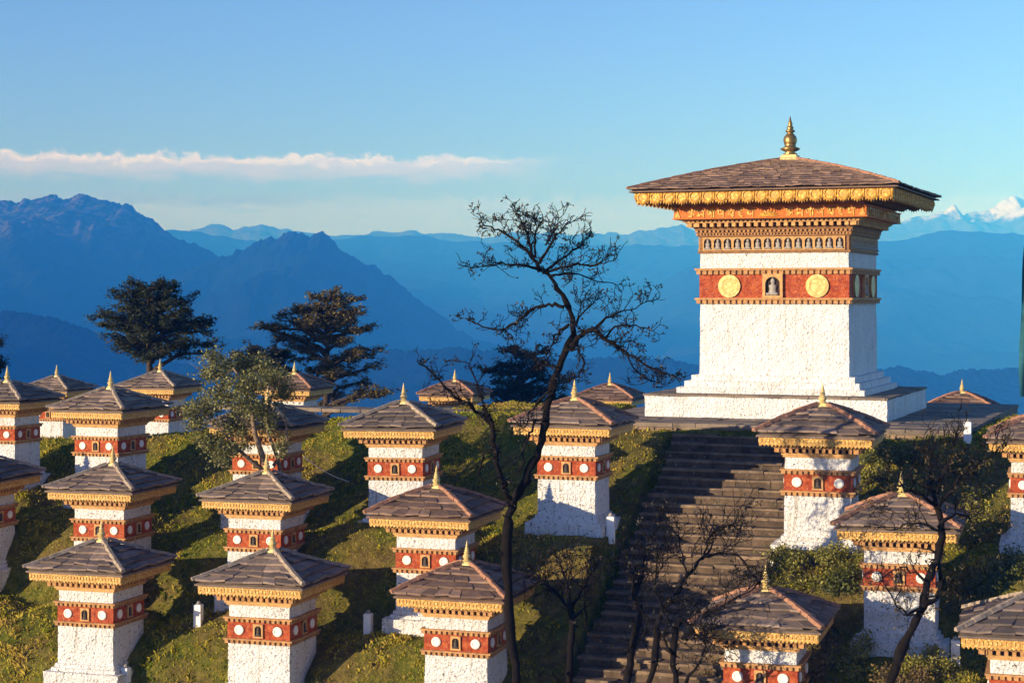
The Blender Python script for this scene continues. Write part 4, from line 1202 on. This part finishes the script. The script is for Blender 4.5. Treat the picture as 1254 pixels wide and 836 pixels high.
# tall prayer flag at the right edge of the picture
p = W(1262, 640, 52)
fl = empty('prayer_flag', (p.x, p.y, float(hill(p.x, p.y)))); tag(fl, 'tall dark teal flag on a pole at the right edge', 'flag')
ht = W(1262, 265, 52).z - fl.location.z
mb = MB(); mb.tube([(0, 0, -.3), (.02, 0, ht * .5), (0, 0, ht)], [.05, .045, .03], 8); mb.build('pole', M['bark_brown'], fl)
mb = MB(); z0_ = W(0, 486, 52).z - fl.location.z; z1_ = W(0, 290, 52).z - fl.location.z; nn = 24
for side in (0, 1):
    for i in range(nn + 1):
        t_ = i / nn; zz = z0_ + (z1_ - z0_) * t_
        wv = .28 + .03 * math.sin(t_ * 9) - .16 * t_ ** 3
        for k_ in range(5):
            s_ = k_ / 4
            mb.v.append((-.03 - wv * s_, .05 * math.sin(s_ * 5 + t_ * 7) + side * .006, zz + .02 * math.sin(s_ * 3)))
for side in (0, 1):
    o_ = side * (nn + 1) * 5
    for i in range(nn):
        for k_ in range(4):
            q = (o_ + i*5 + k_, o_ + i*5 + k_ + 1, o_ + (i+1)*5 + k_ + 1, o_ + (i+1)*5 + k_)
            mb.f.append(q if side else q[::-1]); mb.m.append(0)
mb.build('cloth', M['flag'], fl, True)

# ------------------------------------------------------------------ mountains
def mountain(crest, D, depth_f, depth_b, mat, seed, rough=.10, crag=1.0, foot=-330, nx=420, ny=46, tree=0.0):
    """a real range: crest line given as bearing/elevation of its summits at distance D, slopes falling to both sides"""
    xs = np.array([c[0] for c in crest], float); ys = np.array([c[1] for c in crest], float)
    px = np.linspace(xs[0], xs[-1], nx)
    cz = ZC - (np.interp(px, xs, ys) - HY) / F * D
    Xc = (px - CX) / F * D
    amp = D * .0016 * crag
    det = amp * fbm(px * .05, px * 0 + seed, 5, seed) * 2.4
    if tree: det = det + D * tree * (vnoise(px * 1.1, px * 0, seed + 4) - .3)
    tt = np.concatenate([-np.linspace(1, 0, ny) ** 1.5, (np.linspace(0, 1, ny // 3)[1:]) ** 1.2])
    T_, C_ = np.meshgrid(tt, np.arange(nx), indexing='ij')
    X = Xc[C_] + 0 * T_
    Y = D + np.where(T_ < 0, T_ * depth_f, T_ * depth_b)
    fall = np.abs(T_) ** .85
    H = cz[C_] * (1 - fall) + foot * fall + det[C_] * np.clip(1 - np.abs(T_) * 14, 0, 1)
    k_ = 1 / (D * .07)
    rid = 1 - 2 * np.abs(fbm(X * k_, Y * k_ * .8, 5, seed + 2))
    env = np.clip(np.abs(T_) * 5, 0, 1) * (1 - fall * .6)
    H = H + env * (rid - .75) * D * rough + np.clip(np.abs(T_) * 9, 0, 1) * fbm(X * k_ * 7, Y * k_ * 7, 4, seed + 12) * D * rough * .22 * (1 - fall)
    X = X + D * .01 * fbm(X * k_ * 2, Y * k_ * 2, 3, seed + 8) * env
    n0, n1 = T_.shape
    vid = np.arange(n0 * n1).reshape(n0, n1)
    f = np.stack([vid[:-1, :-1], vid[:-1, 1:], vid[1:, 1:], vid[1:, :-1]], -1).reshape(-1, 4)
    me = np_mesh('mountain', np.stack([X, Y, H], -1).reshape(-1, 3), f, mat, smooth=True)
    tag(np_obj('mountain', me), kind='structure')
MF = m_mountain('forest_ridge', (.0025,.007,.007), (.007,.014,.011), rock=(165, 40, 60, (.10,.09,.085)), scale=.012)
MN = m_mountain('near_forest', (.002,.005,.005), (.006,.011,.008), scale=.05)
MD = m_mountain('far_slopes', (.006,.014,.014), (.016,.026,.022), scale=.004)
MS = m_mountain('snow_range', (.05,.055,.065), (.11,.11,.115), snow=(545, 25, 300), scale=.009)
L1 = [(-700, 300), (-400, 275), (-200, 262), (-60, 250), (0, 247), (30, 243), (60, 243), (80, 240), (97, 237), (118, 241), (134, 247), (142, 254), (150, 252), (158, 251), (170, 259), (186, 270), (200, 281), (222, 293), (245, 303), (265, 315), (280, 322), (320, 345), (360, 370), (420, 400), (500, 430), (600, 450)]
L2 = [(120, 380), (200, 340), (240, 324), (270, 314), (300, 305), (322, 297), (338, 288), (350, 283), (362, 281), (374, 287), (380, 290), (387, 286), (395, 287), (408, 297), (432, 311), (452, 325), (480, 344), (505, 364), (530, 382), (560, 401), (590, 417), (620, 428), (660, 440), (720, 452), (800, 462), (900, 470)]
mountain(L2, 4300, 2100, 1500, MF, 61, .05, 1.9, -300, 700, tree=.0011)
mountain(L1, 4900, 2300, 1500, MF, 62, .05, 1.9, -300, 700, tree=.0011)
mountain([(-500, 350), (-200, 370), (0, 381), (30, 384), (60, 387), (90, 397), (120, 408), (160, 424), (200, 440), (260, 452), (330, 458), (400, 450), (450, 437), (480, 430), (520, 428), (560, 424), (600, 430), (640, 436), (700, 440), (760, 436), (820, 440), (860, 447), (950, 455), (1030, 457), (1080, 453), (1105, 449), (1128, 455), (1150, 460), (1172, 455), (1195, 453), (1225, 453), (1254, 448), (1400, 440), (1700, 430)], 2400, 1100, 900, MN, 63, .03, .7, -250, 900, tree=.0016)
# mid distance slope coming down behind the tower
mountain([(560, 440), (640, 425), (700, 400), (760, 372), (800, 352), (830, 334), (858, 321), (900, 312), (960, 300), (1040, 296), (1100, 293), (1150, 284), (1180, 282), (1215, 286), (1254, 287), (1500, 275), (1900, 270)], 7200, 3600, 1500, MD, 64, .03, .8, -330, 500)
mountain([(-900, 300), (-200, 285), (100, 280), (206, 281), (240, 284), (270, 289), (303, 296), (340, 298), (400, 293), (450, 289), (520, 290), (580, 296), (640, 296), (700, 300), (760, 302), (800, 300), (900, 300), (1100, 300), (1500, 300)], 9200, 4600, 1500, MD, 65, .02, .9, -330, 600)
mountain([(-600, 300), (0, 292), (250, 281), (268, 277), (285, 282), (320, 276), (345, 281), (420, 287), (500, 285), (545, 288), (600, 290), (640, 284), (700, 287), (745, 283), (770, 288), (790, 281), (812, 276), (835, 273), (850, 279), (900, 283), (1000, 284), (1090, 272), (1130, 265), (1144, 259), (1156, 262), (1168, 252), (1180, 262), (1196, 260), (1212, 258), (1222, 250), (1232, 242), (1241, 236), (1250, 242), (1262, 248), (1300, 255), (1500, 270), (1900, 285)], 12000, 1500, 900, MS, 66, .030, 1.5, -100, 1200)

# ------------------------------------------------------------------ haze
hz = MB(); hz.box(-9500, 9500, -420, 13200, -421, 760)
hm = bpy.data.materials.new('haze_air'); hm.use_nodes = True
ht_ = hm.node_tree; ht_.nodes.remove(ht_.nodes['Principled BSDF'])
pv = ht_.nodes.new('ShaderNodeVolumePrincipled')
pv.inputs['Color'].default_value = (.03, .27, 1.0, 1); pv.inputs['Absorption Color'].default_value = (.8, .8, .8, 1)
pv.inputs['Density'].default_value = 2.6e-4; pv.inputs['Anisotropy'].default_value = -.45
ht_.links.new(pv.outputs[0], ht_.nodes['Material Output'].inputs['Volume'])
tag(hz.build('haze', hm), kind='stuff')

# ------------------------------------------------------------------ render settings
vs = scene.view_settings; vs.view_transform = 'Standard'; vs.look = 'None'; vs.exposure = 0.95; vs.gamma = 1; vs.use_curve_mapping = False
cy = scene.cycles
cy.max_bounces = 7; cy.diffuse_bounces = 3; cy.glossy_bounces = 2; cy.transmission_bounces = 2; cy.volume_bounces = 4; cy.transparent_max_bounces = 4
cy.use_denoising = True
cy.sample_clamp_indirect = 6
for p_, u_ in zip(PROTO, used):
    if not u_:
        print('unused proto')
